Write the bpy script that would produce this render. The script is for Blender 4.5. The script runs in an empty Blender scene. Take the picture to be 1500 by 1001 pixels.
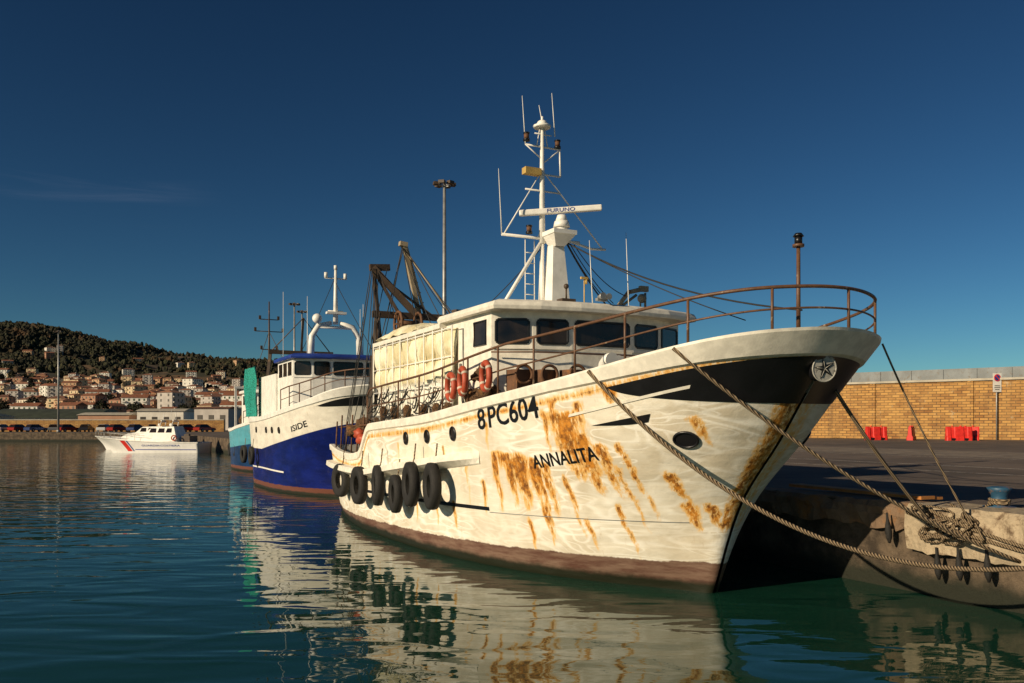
import bpy, bmesh, math, random
import numpy as np
from mathutils import Vector, Matrix, noise
random.seed(7); np.random.seed(7)
scene=bpy.context.scene
COL=scene.collection
# ---------------------------------------------------------------- helpers
class MB:
    def __init__(s): s.v=[];s.f=[];s.m=[];s.sm=[]
    def add(s,vs,fs,mat=0,smooth=False):
        b=len(s.v); s.v.extend([tuple(map(float,p)) for p in vs])
        for f in fs: s.f.append([i+b for i in f]); s.m.append(mat); s.sm.append(smooth)
    def box(s,c,size,mat=0,rot=None):
        x,y,z=[a/2 for a in size]; c=Vector(c)
        vs=[Vector((i*x,j*y,k*z)) for i in(-1,1) for j in(-1,1) for k in(-1,1)]
        if rot is not None:
            R=Matrix.Rotation(rot,3,'Z') if isinstance(rot,(int,float)) else rot
            vs=[R@v for v in vs]
        s.add([v+c for v in vs],[(0,1,3,2),(4,6,7,5),(0,4,5,1),(2,3,7,6),(0,2,6,4),(1,5,7,3)],mat)
    def beam(s,p0,p1,w,h,mat=0):
        p0=Vector(p0);p1=Vector(p1);d=p1-p0
        q=d.to_track_quat('X','Z').to_matrix()
        s.box((p0+p1)/2,(d.length,w,h),mat,q)
    def tube(s,pts,r,seg=8,mat=0,closed=False,smooth=True):
        pts=[Vector(p) for p in pts]; n=len(pts)
        rs=r if isinstance(r,(list,tuple)) else [r]*n
        T=[]
        for i in range(n):
            a=pts[(i-1)%n] if (closed or i>0) else pts[i]
            b=pts[(i+1)%n] if (closed or i<n-1) else pts[i]
            T.append((b-a).normalized())
        up=Vector((0,0,1)) if abs(T[0].z)<.9 else Vector((1,0,0))
        N=(up-T[0]*up.dot(T[0])).normalized(); vs=[]
        for i in range(n):
            N=(N-T[i]*N.dot(T[i])).normalized(); Bn=T[i].cross(N)
            for k in range(seg):
                a=2*math.pi*k/seg
                vs.append(pts[i]+(N*math.cos(a)+Bn*math.sin(a))*rs[i])
        fs=[]
        for i in range(n if closed else n-1):
            j=(i+1)%n
            for k in range(seg):
                l=(k+1)%seg; fs.append((i*seg+k,i*seg+l,j*seg+l,j*seg+k))
        s.add(vs,fs,mat,smooth)
        if not closed:
            b=len(s.v)-n*seg
            s.f.append([b+k for k in range(seg)][::-1]);s.m.append(mat);s.sm.append(False)
            s.f.append([b+(n-1)*seg+k for k in range(seg)]);s.m.append(mat);s.sm.append(False)
    def cyl(s,p0,p1,r0,r1=None,seg=12,mat=0):
        s.tube([p0,p1],[r0,r0 if r1 is None else r1],seg,mat)
    def sphere(s,c,r,mat=0,seg=14,rings=8):
        if not isinstance(r,(tuple,list)): r=(r,r,r)
        vs=[];fs=[]
        for i in range(rings+1):
            p=math.pi*i/rings
            for k in range(seg):
                a=2*math.pi*k/seg
                vs.append((c[0]+r[0]*math.sin(p)*math.cos(a),c[1]+r[1]*math.sin(p)*math.sin(a),c[2]+r[2]*math.cos(p)))
        for i in range(rings):
            for k in range(seg):
                l=(k+1)%seg; fs.append((i*seg+k,(i+1)*seg+k,(i+1)*seg+l,i*seg+l))
        s.add(vs,fs,mat,True)
    def ring(s,c,axis,R,r,mat=0,n=28,seg=10,a0=0,a1=None):
        c=Vector(c);ax=Vector(axis).normalized()
        u=ax.orthogonal().normalized();w=ax.cross(u)
        pts=[c+(u*math.cos(2*math.pi*i/n)+w*math.sin(2*math.pi*i/n))*R for i in range(n)]
        s.tube(pts,r,seg,mat,closed=True)
    def prism(s,poly,z0,z1,mat=0,matside=None):
        n=len(poly); ms=mat if matside is None else matside
        vs=[(p[0],p[1],z0) for p in poly]+[(p[0],p[1],z1) for p in poly]
        s.add(vs,[(i,(i+1)%n,n+(i+1)%n,n+i) for i in range(n)],ms)
        b=len(s.v)-2*n
        s.f.append([b+n+i for i in range(n)]);s.m.append(mat);s.sm.append(False)
        s.f.append([b+i for i in range(n)][::-1]);s.m.append(ms);s.sm.append(False)
    def grid(s,G,mat=0,smooth=True):
        n=len(G);m=len(G[0])
        vs=[p for row in G for p in row]
        s.add(vs,[(i*m+j,i*m+j+1,(i+1)*m+j+1,(i+1)*m+j) for i in range(n-1) for j in range(m-1)],mat,smooth)
    def obj(s,name,mats,parent=None,label=None,category=None,group=None,kind=None,recalc=True,bevel=0):
        me=bpy.data.meshes.new(name)
        me.from_pydata(s.v,[],s.f)
        if not isinstance(mats,(list,tuple)): mats=[mats]
        for m in mats: me.materials.append(m)
        me.polygons.foreach_set('material_index',s.m)
        me.polygons.foreach_set('use_smooth',s.sm)
        me.update()
        if recalc:
            bm=bmesh.new();bm.from_mesh(me);bmesh.ops.recalc_face_normals(bm,faces=bm.faces);bm.to_mesh(me);bm.free()
        o=bpy.data.objects.new(name,me);COL.objects.link(o)
        if bevel:
            b=o.modifiers.new('b','BEVEL');b.width=bevel;b.segments=2;b.limit_method='ANGLE'
        meta(o,parent,label,category,group,kind)
        return o
def meta(o,parent=None,label=None,category=None,group=None,kind=None):
    if parent is not None:o.parent=parent
    if label:o['label']=label
    if category:o['category']=category
    if group:o['group']=group
    if kind:o['kind']=kind
def empty(name,loc,rz=0,**k):
    o=bpy.data.objects.new(name,None);o.empty_display_size=.2;COL.objects.link(o)
    o.location=loc;o.rotation_euler=(0,0,rz);meta(o,**k);return o
def copy_thing(o,loc,rz,scale=1,label=None):
    c=o.copy();COL.objects.link(c);c.location=loc;c.rotation_euler=(0,0,rz);c.scale=(scale,)*3
    if label:c['label']=label
    def rec(a,b):
        for ch in list(a.children):
            d=ch.copy();COL.objects.link(d);d.parent=b;rec(ch,d)
    rec(o,c)
    return c
# ---------------------------------------------------------------- materials
def new_mat(name):
    m=bpy.data.materials.new(name);m.use_nodes=True
    nt=m.node_tree;nt.nodes.clear()
    out=nt.nodes.new('ShaderNodeOutputMaterial');p=nt.nodes.new('ShaderNodeBsdfPrincipled')
    nt.links.new(p.outputs[0],out.inputs[0]);return m,nt,p
class NT:
    def __init__(s,nt): s.nt=nt;s.L=nt.links.new;s.co=nt.nodes.new('ShaderNodeTexCoord').outputs['Object']
    def n(s,t): return s.nt.nodes.new(t)
    def put(s,inp,v):
        if isinstance(v,bpy.types.NodeSocket): s.L(v,inp)
        else: inp.default_value=v
    def mapping(s,scale=(1,1,1),loc=(0,0,0),rot=(0,0,0),co=None):
        m=s.n('ShaderNodeMapping');s.L(co or s.co,m.inputs[0]);m.inputs['Scale'].default_value=scale
        m.inputs['Location'].default_value=loc;m.inputs['Rotation'].default_value=rot;return m.outputs[0]
    def noise(s,scale,detail=6,rough=.6,co=None,dist=0):
        t=s.n('ShaderNodeTexNoise');s.L(co or s.co,t.inputs['Vector']);t.inputs['Scale'].default_value=scale
        t.inputs['Detail'].default_value=detail;t.inputs['Roughness'].default_value=rough;t.inputs['Distortion'].default_value=dist
        return t.outputs['Fac']
    def math(s,op,a,b=0,c=None,clamp=False):
        m=s.n('ShaderNodeMath');m.operation=op;m.use_clamp=clamp;s.put(m.inputs[0],a);s.put(m.inputs[1],b)
        if c is not None:s.put(m.inputs[2],c)
        return m.outputs[0]
    def ramp(s,f,lo,hi,a=0.,b=1.):
        m=s.n('ShaderNodeMapRange');m.interpolation_type='SMOOTHSTEP';s.put(m.inputs[0],f)
        for i,v in zip((1,2,3,4),(lo,hi,a,b)): s.put(m.inputs[i],v)
        return m.outputs[0]
    def mix(s,f,a,b,mode='MIX'):
        m=s.n('ShaderNodeMix');m.data_type='RGBA';m.blend_type=mode;s.put(m.inputs[0],f)
        s.put(m.inputs[6],a if not isinstance(a,tuple) else (*a[:3],1));s.put(m.inputs[7],b if not isinstance(b,tuple) else (*b[:3],1))
        return m.outputs[2]
    def bump(s,h,dist,strength=1,nrm=None):
        b=s.n('ShaderNodeBump');b.inputs['Distance'].default_value=dist;b.inputs['Strength'].default_value=strength
        s.L(h,b.inputs['Height'])
        if nrm is not None:s.L(nrm,b.inputs['Normal'])
        return b.outputs[0]
    def xyz(s,co=None):
        q=s.n('ShaderNodeSeparateXYZ');s.L(co or s.co,q.inputs[0]);return q.outputs
def M(name,col,rough=.5,metal=0,var=.2,scale=3,bump=.003,dirt=None,amt=.45,streak=False,dscale=2.5):
    m,nt,p=new_mat(name);g=NT(nt)
    n=g.noise(scale,8)
    dark=tuple(c*(1-var) for c in col);light=tuple(min(1,c*(1+var*.7)) for c in col)
    c=g.mix(g.ramp(n,.35,.65),dark,light)
    if dirt:
        co=g.mapping((dscale*2,dscale*2,dscale*.35)) if streak else g.mapping((dscale,)*3)
        d=g.noise(1,9,.68,co=co)
        c=g.mix(g.ramp(d,1-amt-.02,1-amt+.14),c,dirt)
    g.L(c,p.inputs['Base Color']);p.inputs['Roughness'].default_value=rough;p.inputs['Metallic'].default_value=metal
    if bump: g.L(g.bump(g.noise(scale*5,5),bump),p.inputs['Normal'])
    return m
white=M('white_paint',(.82,.78,.68),.45,var=.12,scale=5,bump=.002,dirt=(.45,.26,.11),amt=.33,streak=True,dscale=1.6)
white2=M('clean_white_paint',(.84,.82,.76),.4,var=.1,bump=.001,dirt=(.45,.36,.24),amt=.33,streak=True)
emb=M('grey_white_paint',(.4,.39,.35),.5,scale=9,dirt=(.12,.11,.1),amt=.45,dscale=9)
black=M('black_paint',(.01,.01,.012),.35,dirt=(.16,.13,.1),amt=.3)
rubber=M('tyre_rubber',(.015,.014,.013),.75,scale=8,dirt=(.07,.055,.04),amt=.4,bump=.01)
rust=M('rusty_steel',(.13,.06,.028),.75,dirt=(.3,.12,.03),amt=.45,scale=9,bump=.006)
railm=M('worn_rail_paint',(.13,.065,.035),.5,dirt=(.5,.42,.32),amt=.4,scale=9,dscale=6)
beamm=M('derrick_paint',(.07,.045,.028),.55,dirt=(.25,.15,.07),amt=.42)
cablem=M('black_cable',(.02,.018,.016),.6)
steel=M('galvanised_steel',(.33,.33,.32),.45,.4)
def canvas_mat():
    m,nt,p=new_mat('cream_canvas');g=NT(nt);X,Y,Z=g.xyz()
    c=g.mix(g.ramp(g.noise(1.1,8,.6),.35,.65),(.62,.53,.3),(.9,.85,.64))
    c=g.mix(g.ramp(Z,4.1,4.0,0,.75),c,(.84,.82,.76))
    st=g.noise(1,9,.7,co=g.mapping((5,5,.7)))
    c=g.mix(g.ramp(st,.55,.75,0,.6),c,(.36,.27,.14))
    g.L(c,p.inputs['Base Color']);p.inputs['Roughness'].default_value=.7
    g.L(g.bump(g.noise(1,5,.6,co=g.mapping((3,3,1.2))),.12),p.inputs['Normal']);return m
tarp=canvas_mat()
netm=M('fishing_net_brown',(.14,.075,.035),.95,scale=30,var=.7,bump=.03,dirt=(.3,.13,.03),amt=.45,dscale=5)
netg=M('fishing_net_green',(.02,.33,.27),.9,scale=22,var=.6,bump=.03)
orange=M('lifebuoy_red',(.42,.07,.03),.55,dirt=(.6,.45,.35),amt=.33,dscale=6)
band_=M('worn_band',(.6,.5,.4),.6)
redp=M('red_plastic',(.7,.03,.02),.45)
bluep=M('blue_paint',(.02,.05,.28),.4,dirt=(.1,.1,.2),amt=.35)
bollm=M('bollard_paint',(.02,.08,.15),.5,dirt=(.25,.12,.05),amt=.45,dscale=7)
deckm=M('deck_paint',(.2,.17,.13),.8,dirt=(.12,.08,.05),amt=.5)
yellow=M('yellow_plastic',(.6,.4,.12),.5)
beige=M('beige_derrick_paint',(.36,.29,.19),.6,dirt=(.2,.1,.05),amt=.45)
m,nt,p=new_mat('dark_window_glass');g=NT(nt)
g.L(g.mix(g.ramp(g.noise(1.5),.3,.7),(.006,.005,.005),(.035,.024,.016)),p.inputs['Base Color']);p.inputs['Roughness'].default_value=.06;glass=m
def rope_mat():
    m,nt,p=new_mat('laid_rope');g=NT(nt)
    w=g.n('ShaderNodeTexWave');g.L(g.mapping((1,1,1),rot=(0,.6,.5)),w.inputs[0]);w.inputs['Scale'].default_value=9;w.inputs['Distortion'].default_value=1
    c=g.mix(w.outputs['Fac'],(.09,.06,.035),(.34,.25,.15));g.L(c,p.inputs['Base Color']);p.inputs['Roughness'].default_value=.9
    g.L(g.bump(w.outputs['Fac'],.02),p.inputs['Normal']);return m
ropem=rope_mat()
def hull_mat_main():
    m,nt,p=new_mat('weathered_hull_painted_caustics');g=NT(nt)
    X,Y,Z=g.xyz()
    base=g.mix(g.ramp(g.noise(1.2,8,.6),.35,.65),(.66,.59,.46),(.8,.75,.63))
    def ridge(stretch,loc,wd,rot=0):  # thin noise isolines, the shape of the painted caustics
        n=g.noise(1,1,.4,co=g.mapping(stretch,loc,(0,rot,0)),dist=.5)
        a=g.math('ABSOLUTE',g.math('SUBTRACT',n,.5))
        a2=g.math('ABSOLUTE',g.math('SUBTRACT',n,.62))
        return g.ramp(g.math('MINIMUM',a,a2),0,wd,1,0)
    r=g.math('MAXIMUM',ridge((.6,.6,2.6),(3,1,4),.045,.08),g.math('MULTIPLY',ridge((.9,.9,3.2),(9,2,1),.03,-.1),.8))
    base=g.mix(g.math('MULTIPLY',r,g.ramp(g.noise(.7,3),.35,.6,.3,.95)),base,(.95,.92,.83))  # pale wavy lines: light bounced off the water, painted into the base colour
    st=g.noise(1,9,.7,co=g.mapping((7,7,.4)))
    base=g.mix(g.math('MULTIPLY',g.ramp(st,.58,.75),.4),base,(.45,.33,.18))
    f=g.math('FRACT',g.math('MULTIPLY',Z,5.2))
    seam=g.ramp(f,0,.06,1,0)
    base=g.mix(g.math('MULTIPLY',seam,.16),base,(.3,.25,.18))
    a=g.n('ShaderNodeAttribute');a.attribute_name='rust'
    rn=g.noise(1,9,.7,co=g.mapping((13,13,.8)));rn2=g.noise(3,8,.7)
    rm=g.math('MULTIPLY',a.outputs['Fac'],g.math('MULTIPLY',g.ramp(rn,.3,.68,.15,1.6),g.ramp(rn2,.3,.6,.6,1.15)))
    base=g.mix(g.ramp(rm,.04,.38,0,.85),base,(.82,.46,.1))
    base=g.mix(g.ramp(rm,.3,.75,0,.97),base,g.mix(g.ramp(g.noise(9,6),.35,.65),(.17,.055,.01),(.62,.24,.025)))
    sp=g.noise(5,9,.75);base=g.mix(g.ramp(sp,.69,.73,0,.8),base,(.42,.2,.06))
    zn=g.math('ADD',Z,g.math('MULTIPLY',g.math('SUBTRACT',g.noise(2.2,8,.7),.5),.16))
    lim=g.math('MULTIPLY_ADD',X,.018,.56)
    band=g.ramp(g.math('SUBTRACT',zn,lim),-.015,.015,1,0)
    bc=g.mix(g.ramp(g.noise(1,9,.7,co=g.mapping((1.2,1.2,7))),.35,.65),(.11,.05,.035),(.22,.14,.1))
    base=g.mix(band,base,bc)
    base=g.mix(g.ramp(zn,.12,.26,1,0),base,(.014,.016,.007))
    g.L(base,p.inputs['Base Color']);p.inputs['Roughness'].default_value=.5
    b=g.bump(g.noise(1,2,.5,co=g.mapping((.9,.9,2.6))),.04)
    b=g.bump(g.noise(16,5),.005,nrm=b)
    g.L(b,p.inputs['Normal']);return m
def hull_mat_two(name,low,high,a,b,c,mn,bottom=(.16,.06,.04)):
    m,nt,p=new_mat(name);g=NT(nt);X,Y,Z=g.xyz()
    f=g.math('ADD',g.math('MULTIPLY_ADD',X,b,a),g.math('MULTIPLY',g.math('MULTIPLY',X,X),c))
    f=g.math('MAXIMUM',f,mn)
    up=g.ramp(g.math('SUBTRACT',Z,f),-.012,.012)
    dl=tuple(q*.5 for q in low);lo=g.mix(g.ramp(g.noise(1,8,.6,co=g.mapping((.8,.8,2))),.3,.7),dl,low)
    hi=g.mix(g.ramp(g.noise(1,8,.6,co=g.mapping((1.2,1.2,2.5))),.35,.65),tuple(q*.82 for q in high),high)
    st=g.noise(1,9,.7,co=g.mapping((6,6,.6)))
    hi=g.mix(g.math('MULTIPLY',g.ramp(st,.55,.75),.5),hi,(.4,.26,.12))
    lo=g.mix(g.math('MULTIPLY',g.ramp(st,.6,.8),.4),lo,(.2,.2,.25))
    base=g.mix(up,lo,hi)
    zn=g.math('ADD',Z,g.math('MULTIPLY',g.math('SUBTRACT',g.noise(2.2,8,.7),.5),.12))
    base=g.mix(g.ramp(zn,.3,.33,1,0),base,bottom)
    base=g.mix(g.ramp(zn,.08,.16,1,0),base,(.03,.03,.02))
    g.L(base,p.inputs['Base Color']);p.inputs['Roughness'].default_value=.42
    g.L(g.bump(g.noise(1,3,.5,co=g.mapping((.9,.9,2.6))),.03),p.inputs['Normal']);return m
# ---------------------------------------------------------------- hull maths
class Curve:
    def __init__(s,xs,ys):
        s.x=np.array(xs,float);s.y=np.array(ys,float);h=np.diff(s.x);d=np.diff(s.y)/h
        m=np.zeros(len(xs));m[0]=d[0];m[-1]=d[-1]
        for i in range(1,len(xs)-1):
            m[i]=0 if d[i-1]*d[i]<=0 else (h[i-1]+h[i])/(h[i-1]/d[i]+h[i]/d[i-1])
        s.m=m
    def __call__(s,q):
        q=np.clip(np.asarray(q,float),s.x[0],s.x[-1])
        i=np.clip(np.searchsorted(s.x,q)-1,0,len(s.x)-2)
        h=s.x[i+1]-s.x[i];t=(q-s.x[i])/h
        return (2*t**3-3*t**2+1)*s.y[i]+(t**3-2*t**2+t)*h*s.m[i]+(-2*t**3+3*t**2)*s.y[i+1]+(t**3-t**2)*h*s.m[i+1]
class Hull:
    def __init__(s,stem,send,sheer,BWt,BDt,scale=1.,pf=(1.1,1.1)):
        s.stem=Curve(*stem);s.send=send;s.sheer=Curve(*sheer);s.pf=pf
        s.BW=Curve([math.sqrt(a) for a in BWt[0]],[b*scale for b in BWt[1]])
        s.BD=Curve([math.sqrt(a) for a in BDt[0]],[b*scale for b in BDt[1]])
    def half(s,a,z):
        a=np.asarray(a,float);z=np.asarray(z,float)
        s0=s.stem(z);u=np.clip((a-s0)/(s.send-s0),0,1);w=np.sqrt(u)
        h=np.clip(z/s.sheer(a),0,1);p=s.pf[0]+s.pf[1]*np.exp(-u/.06)
        bw=s.BW(w);bd=s.BD(w);B=bw+(bd-bw)*h**p
        return B*np.where(z<0,np.maximum(0,1+z*.35),1)
    def solve(s,w,dz=None,v=None,zmin=-1.):
        w=np.asarray(w,float);a=w**2*s.send
        for _ in range(12):
            top=s.sheer(a)
            z=top+(dz(a) if callable(dz) else dz) if v is None else zmin+(top-zmin)*v
            s0=s.stem(z);a=s0+(s.send-s0)*w**2
        return a,z
    def frame(s,a,z,side=1):
        e=.02;t=float(s.half(a,z));ta=(float(s.half(a+e,z))-t)/e;tz=(float(s.half(a,z+e))-float(s.half(a,z-e)))/(2*e)
        P=Vector((-a,-side*t,z));n=Vector((ta,-side*1.,-tz)).normalized()
        return P,n
    def path(s,dz,off,n=160,w1=1.):
        """starboard aft -> bow -> port aft, offset outward in plan"""
        w=np.linspace(0,w1,n);a,z=s.solve(w,dz=dz);t=s.half(a,z);t[0]=0
        pts=[Vector((-a[i],-t[i],z[i])) for i in range(n-1,-1,-1)]+[Vector((-a[i],t[i],z[i])) for i in range(1,n)]
        out=[]
        for i,p in enumerate(pts):
            q=pts[min(i+1,len(pts)-1)]-pts[max(i-1,0)];q.z=0
            if q.length<1e-6:q=Vector((0,1,0))
            q.normalize();nn=Vector((q.y,-q.x,0))
            out.append(p+nn*off)
        return out
def build_hull(H,root,mat,n=420,m=70,rustfn=None,bul=.8,deck_mat=None,trim=None,label=None,inner=None,rim=(.05,.17,.30)):
    w=np.linspace(0,1,n)[:,None]*np.ones((1,m));v=np.linspace(0,1,m)[None,:]*np.ones((n,1))
    a,z=H.solve(w,v=v);t=H.half(a,z)
    b=MB();st=np.stack([-a,-t,z],-1);pt=np.stack([-a,t,z],-1)
    b.grid(st.tolist());b.grid(pt.tolist())
    G=[[tuple(st[-1,j]*(1-k)+pt[-1,j]*k) for j in range(m)] for k in np.linspace(0,1,8)]
    b.grid(G)
    o=b.obj('hull',[mat],root,label)
    bm=bmesh.new();bm.from_mesh(o.data);bmesh.ops.remove_doubles(bm,verts=bm.verts,dist=.002);bm.to_mesh(o.data);bm.free()
    if rustfn is not None:
        at=o.data.attributes.new('rust','FLOAT','POINT')
        co=np.empty(len(o.data.vertices)*3);o.data.vertices.foreach_get('co',co);co=co.reshape(-1,3)
        at.data.foreach_set('value',rustfn(-co[:,0],-co[:,1],co[:,2]).astype(np.float32))
    dep=lambda k,c=0.:(lambda a:-(rim[1]+(rim[2]-rim[1])*np.clip((1.5-a)/4,0,1))*k-c)
    secs=[(dep(1,.03),.0),(dep(1),rim[0]),(-.02,rim[0]),(.02,rim[0]-.02),(.02,-.12),(-.1,-.12)]
    cols=[H.path(dz,off,220) for dz,off in secs]
    b=MB();b.grid([list(c) for c in cols],0,False);b.obj('bulwark_rim',[trim],root,recalc=True)
    b=MB();P1=H.path(0,-.12,200)
    Pd=H.path(-bul,-.12,200)
    b.grid([P1,Pd]);k=len(Pd);half=k//2
    G=[]
    for i in range(half+1):
        A=Pd[i];B=Pd[k-1-i];G.append([A.lerp(B,j/6)+Vector((0,0,.06*math.sin(math.pi*j/6))) for j in range(7)])
    b.grid(G,1)
    b.obj('deck',[inner or trim,deck_mat],root)
    return o
def text_mesh(txt,size=1.,shear=0.):
    c=bpy.data.curves.new('t','FONT');c.body=txt;c.size=size;c.shear=shear;c.offset=size*.012;c.resolution_u=3;c.space_word=.45
    o=bpy.data.objects.new('t',c);COL.objects.link(o);bpy.context.view_layer.update()
    me=bpy.data.meshes.new_from_object(o.evaluated_get(bpy.context.evaluated_depsgraph_get()))
    bpy.data.objects.remove(o);bm=bmesh.new();bm.from_mesh(me)
    bmesh.ops.triangulate(bm,faces=bm.faces)
    for _ in range(2):
        L=[e for e in bm.edges if e.calc_length()>.12*size]
        if L: bmesh.ops.subdivide_edges(bm,edges=L,cuts=1)
        bmesh.ops.triangulate(bm,faces=bm.faces)
    vs=[v.co.copy() for v in bm.verts];bm.verts.index_update();fs=[[v.index for v in f.verts] for f in bm.faces];bm.free()
    return vs,fs
def hull_text(H,root,txt,s_left,s_right,zc_l,zc_r,h,mat,name,off=.014):
    vs,fs=text_mesh(txt,1.)
    x0=min(v.x for v in vs);x1=max(v.x for v in vs);y0=min(v.y for v in vs);y1=max(v.y for v in vs)
    b=MB();out=[]
    for v in vs:
        k=(v.x-x0)/(x1-x0);s=s_left+(s_right-s_left)*k;z=zc_l+(zc_r-zc_l)*k+(v.y-y0)/(y1-y0)*h-h/2
        P,n=H.frame(s,z);out.append(P+n*off)
    b.add(out,fs);return b.obj(name,[mat],root,recalc=False)
def plane_text(txt,org,ux,uy,w,h,mat,name,root):
    vs,fs=text_mesh(txt,1.)
    x0=min(v.x for v in vs);x1=max(v.x for v in vs);y0=min(v.y for v in vs);y1=max(v.y for v in vs)
    b=MB();org=Vector(org);ux=Vector(ux);uy=Vector(uy)
    b.add([org+ux*((v.x-x0)/(x1-x0)*w)+uy*((v.y-y0)/(y1-y0)*h) for v in vs],fs)
    return b.obj(name,[mat],root,recalc=False)
def strip(H,root,q0,q1,zt,zb,mat,name,sides=(1,),off=.01,n=80,m=6,fromstem=True):
    for sd in sides:
        b=MB();G=[]
        for i in range(n):
            k=i/(n-1);q=q0+(q1-q0)*k**(2 if fromstem else 1);row=[]
            for j in range(m):
                s=q
                for _ in range(6 if fromstem else 1):
                    a=zt(s);bb=zb(s);z=a+(bb-a)*j/(m-1)
                    if fromstem: s=float(H.stem(z))+q
                P,nn=H.frame(s,z,sd);row.append(P+nn*off)
            G.append(row)
        b.grid(G);b.obj(name,[mat],root)
# ---------------------------------------------------------------- frame of the quay / boats
U=Vector((.45,-.893,0)).normalized();PORT=Vector((.893,.45,0)).normalized()
BOW=Vector((3.6,15.2,0));RZ=math.atan2(U.y,U.x)
def W(s,t,z): return BOW-U*s-PORT*t+Vector((0,0,z))
QT=-3.25;QZ=1.55
# ---------------------------------------------------------------- main boat
stem=([-1,0,1.64,2.8,3.65,4.45],[.4,0,-.7,-1.65,-2.28,-2.92])
BWt=([0,.03,.06,.125,.28,.46,.65,.84,1],[.03,.38,.72,1.42,2.38,2.8,2.85,2.5,1.9])
BDt=([0,.006,.02,.045,.09,.19,.35,.55,.7,.85,1],[.03,.72,1.3,1.76,2.12,2.48,2.78,2.95,2.97,2.75,2.3])
H1=Hull(stem,17.5,([-2.95,-1.4,.3,4.3,7,10,10.9,11.9,13,17.5],[4.42,4.18,3.93,3.48,3.2,3.05,3.0,2.2,2.12,2.3]),BWt,BDt,pf=(.85,.35))
boat=empty('fishing_boat',BOW,RZ,label='weathered white fishing trawler with rust-streaked hull, moored at the quay',category='fishing boat')
streaks=[(1.35,3.15,1.25,.34,1.35),(1.05,2.75,1.1,.18,1.15),(.7,2.6,1.,.12,1.1),(.9,3.38,.45,.1,1.),(1.6,3.38,.35,.07,1.),(2.95,2.35,1.1,.2,1.4),(3.25,2.25,1.,.12,1.2),(2.55,2.3,.95,.14,1.2),(3.75,2.35,1.2,.11,1.15),(3.45,2.42,.35,.3,1.),
 (2.2,2.2,1.1,.12,.9),(1.9,3.2,.9,.06,.8),(-.25,2.15,.55,.08,1.2),(-.2,1.6,.5,.08,1.2),(-.45,1.6,.5,.06,1.1),(2.5,1.4,.8,.06,1.2),(5.6,1.25,.7,.06,.9),(6.4,1.3,.7,.05,.8),
 (.1,3.65,.35,.16,1.1),(-1.1,3.1,.5,.08,.7),(4.3,1.8,.8,.07,.8),(.9,1.5,1.,.05,.8),(7.5,1.3,.7,.06,.7),(9,1.5,.7,.08,.8),(3.0,1.1,.7,.05,.9),(1.6,1.2,.6,.05,.7),(.3,2.6,1.4,.06,.8),(-.9,1.2,.9,.05,.7),(3.9,3.0,.8,.05,.6),
 (1.75,2.0,1.2,.06,.8),(2.4,2.1,1.4,.05,.9),(.55,2.2,1.2,.05,.8),(4.9,2.2,1.,.05,.6),(5.9,2.5,.7,.05,.6),(8.6,2.5,.6,.05,.7),(10.2,1.4,.7,.06,.8)]
def rustfn(s,t,z):
    r=np.zeros_like(s)
    wob=.02*np.sin(z*9)+.01*np.sin(z*23+s*3)
    for a,zt,ln,w,i in streaks:
        d=(zt-z)/ln
        f=np.where(d<0,np.exp(-(d/.06)**2),np.clip(1-d,0,1)**.6)
        wd=w*(1.15-.6*np.clip(d,0,1))
        r=np.maximum(r,i*f*np.exp(-((s-a+wob)/wd)**2))
    s0=H1.stem(z)
    r=np.maximum(r,.75*np.exp(-((s-s0-.02)/.04)**2)*(z<3.4)*(z>1.2))
    r=np.maximum(r,.6*np.exp(-((z-(H1.sheer(s)-.33))/.05)**2))
    r=np.where(t<0,r*.4,r);return r
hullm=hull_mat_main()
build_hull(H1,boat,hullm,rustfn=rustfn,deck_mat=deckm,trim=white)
sh=lambda s:float(H1.sheer(s))
strip(H1,boat,0,2.9,lambda s:sh(s)-.33,lambda s:sh(s)-.33-.78*max(0,1-(s+2.9)/3.0)**.7-.002,black,'bow_band',(1,-1),.01)
strip(H1,boat,.9,3.1,lambda s:sh(s)-.50-.10*(s+2.9)/3,lambda s:sh(s)-.50-.10*(s+2.9)/3-.045,white,'bow_band_stripe',(1,-1),.018,n=40,m=2)
strip(H1,boat,1.4,3.5,lambda s:sh(s)-.84-.02*(s+2),lambda s:sh(s)-.84-.02*(s+2)-.12*math.sin(max(0.02,min(1,(s+1.7)/2.4))*math.pi),black,'bow_band_tail',(1,-1),.012,n=40,m=3)
strip(H1,boat,4.2,11.4,lambda s:1.28-.015*(s-4),lambda s:1.2-.015*(s-4),black,'waterline_stripe',(1,),.01,n=60,m=2,fromstem=False)
strip(H1,boat,-.1,4.2,lambda s:1.18-.03*(s-4),lambda s:1.165-.03*(s-4),steel,'plank_seam',(1,),.008,n=60,m=2,fromstem=False)
b=MB()
for sd in (1,-1):
    G=[]
    for i in range(70):
        s=4.3+i/69*12.8;z=2.35-.68*min(1,(s-4.3)/6.5) ;k=min(1,(s-4.3)/1.2)
        t=float(H1.half(s,z))
        G.append([(-s,-sd*(t-.02),z+.12),(-s,-sd*(t+.26*k+.01),z+.1),(-s,-sd*(t+.28*k+.01),z-.05),(-s,-sd*(t+.05*k),z-.16),(-s,-sd*(t-.04),z-.2)])
    b.grid(G,0,False)
b.obj('rubbing_strake',[white],boat)
hull_text(H1,boat,'8 PC604',4.2,2.0,3.10,3.35,.44,black,'registration_lettering')
hull_text(H1,boat,'ANNALITA',2.5,.8,2.28,2.5,.25,black,'name_lettering')
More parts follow.
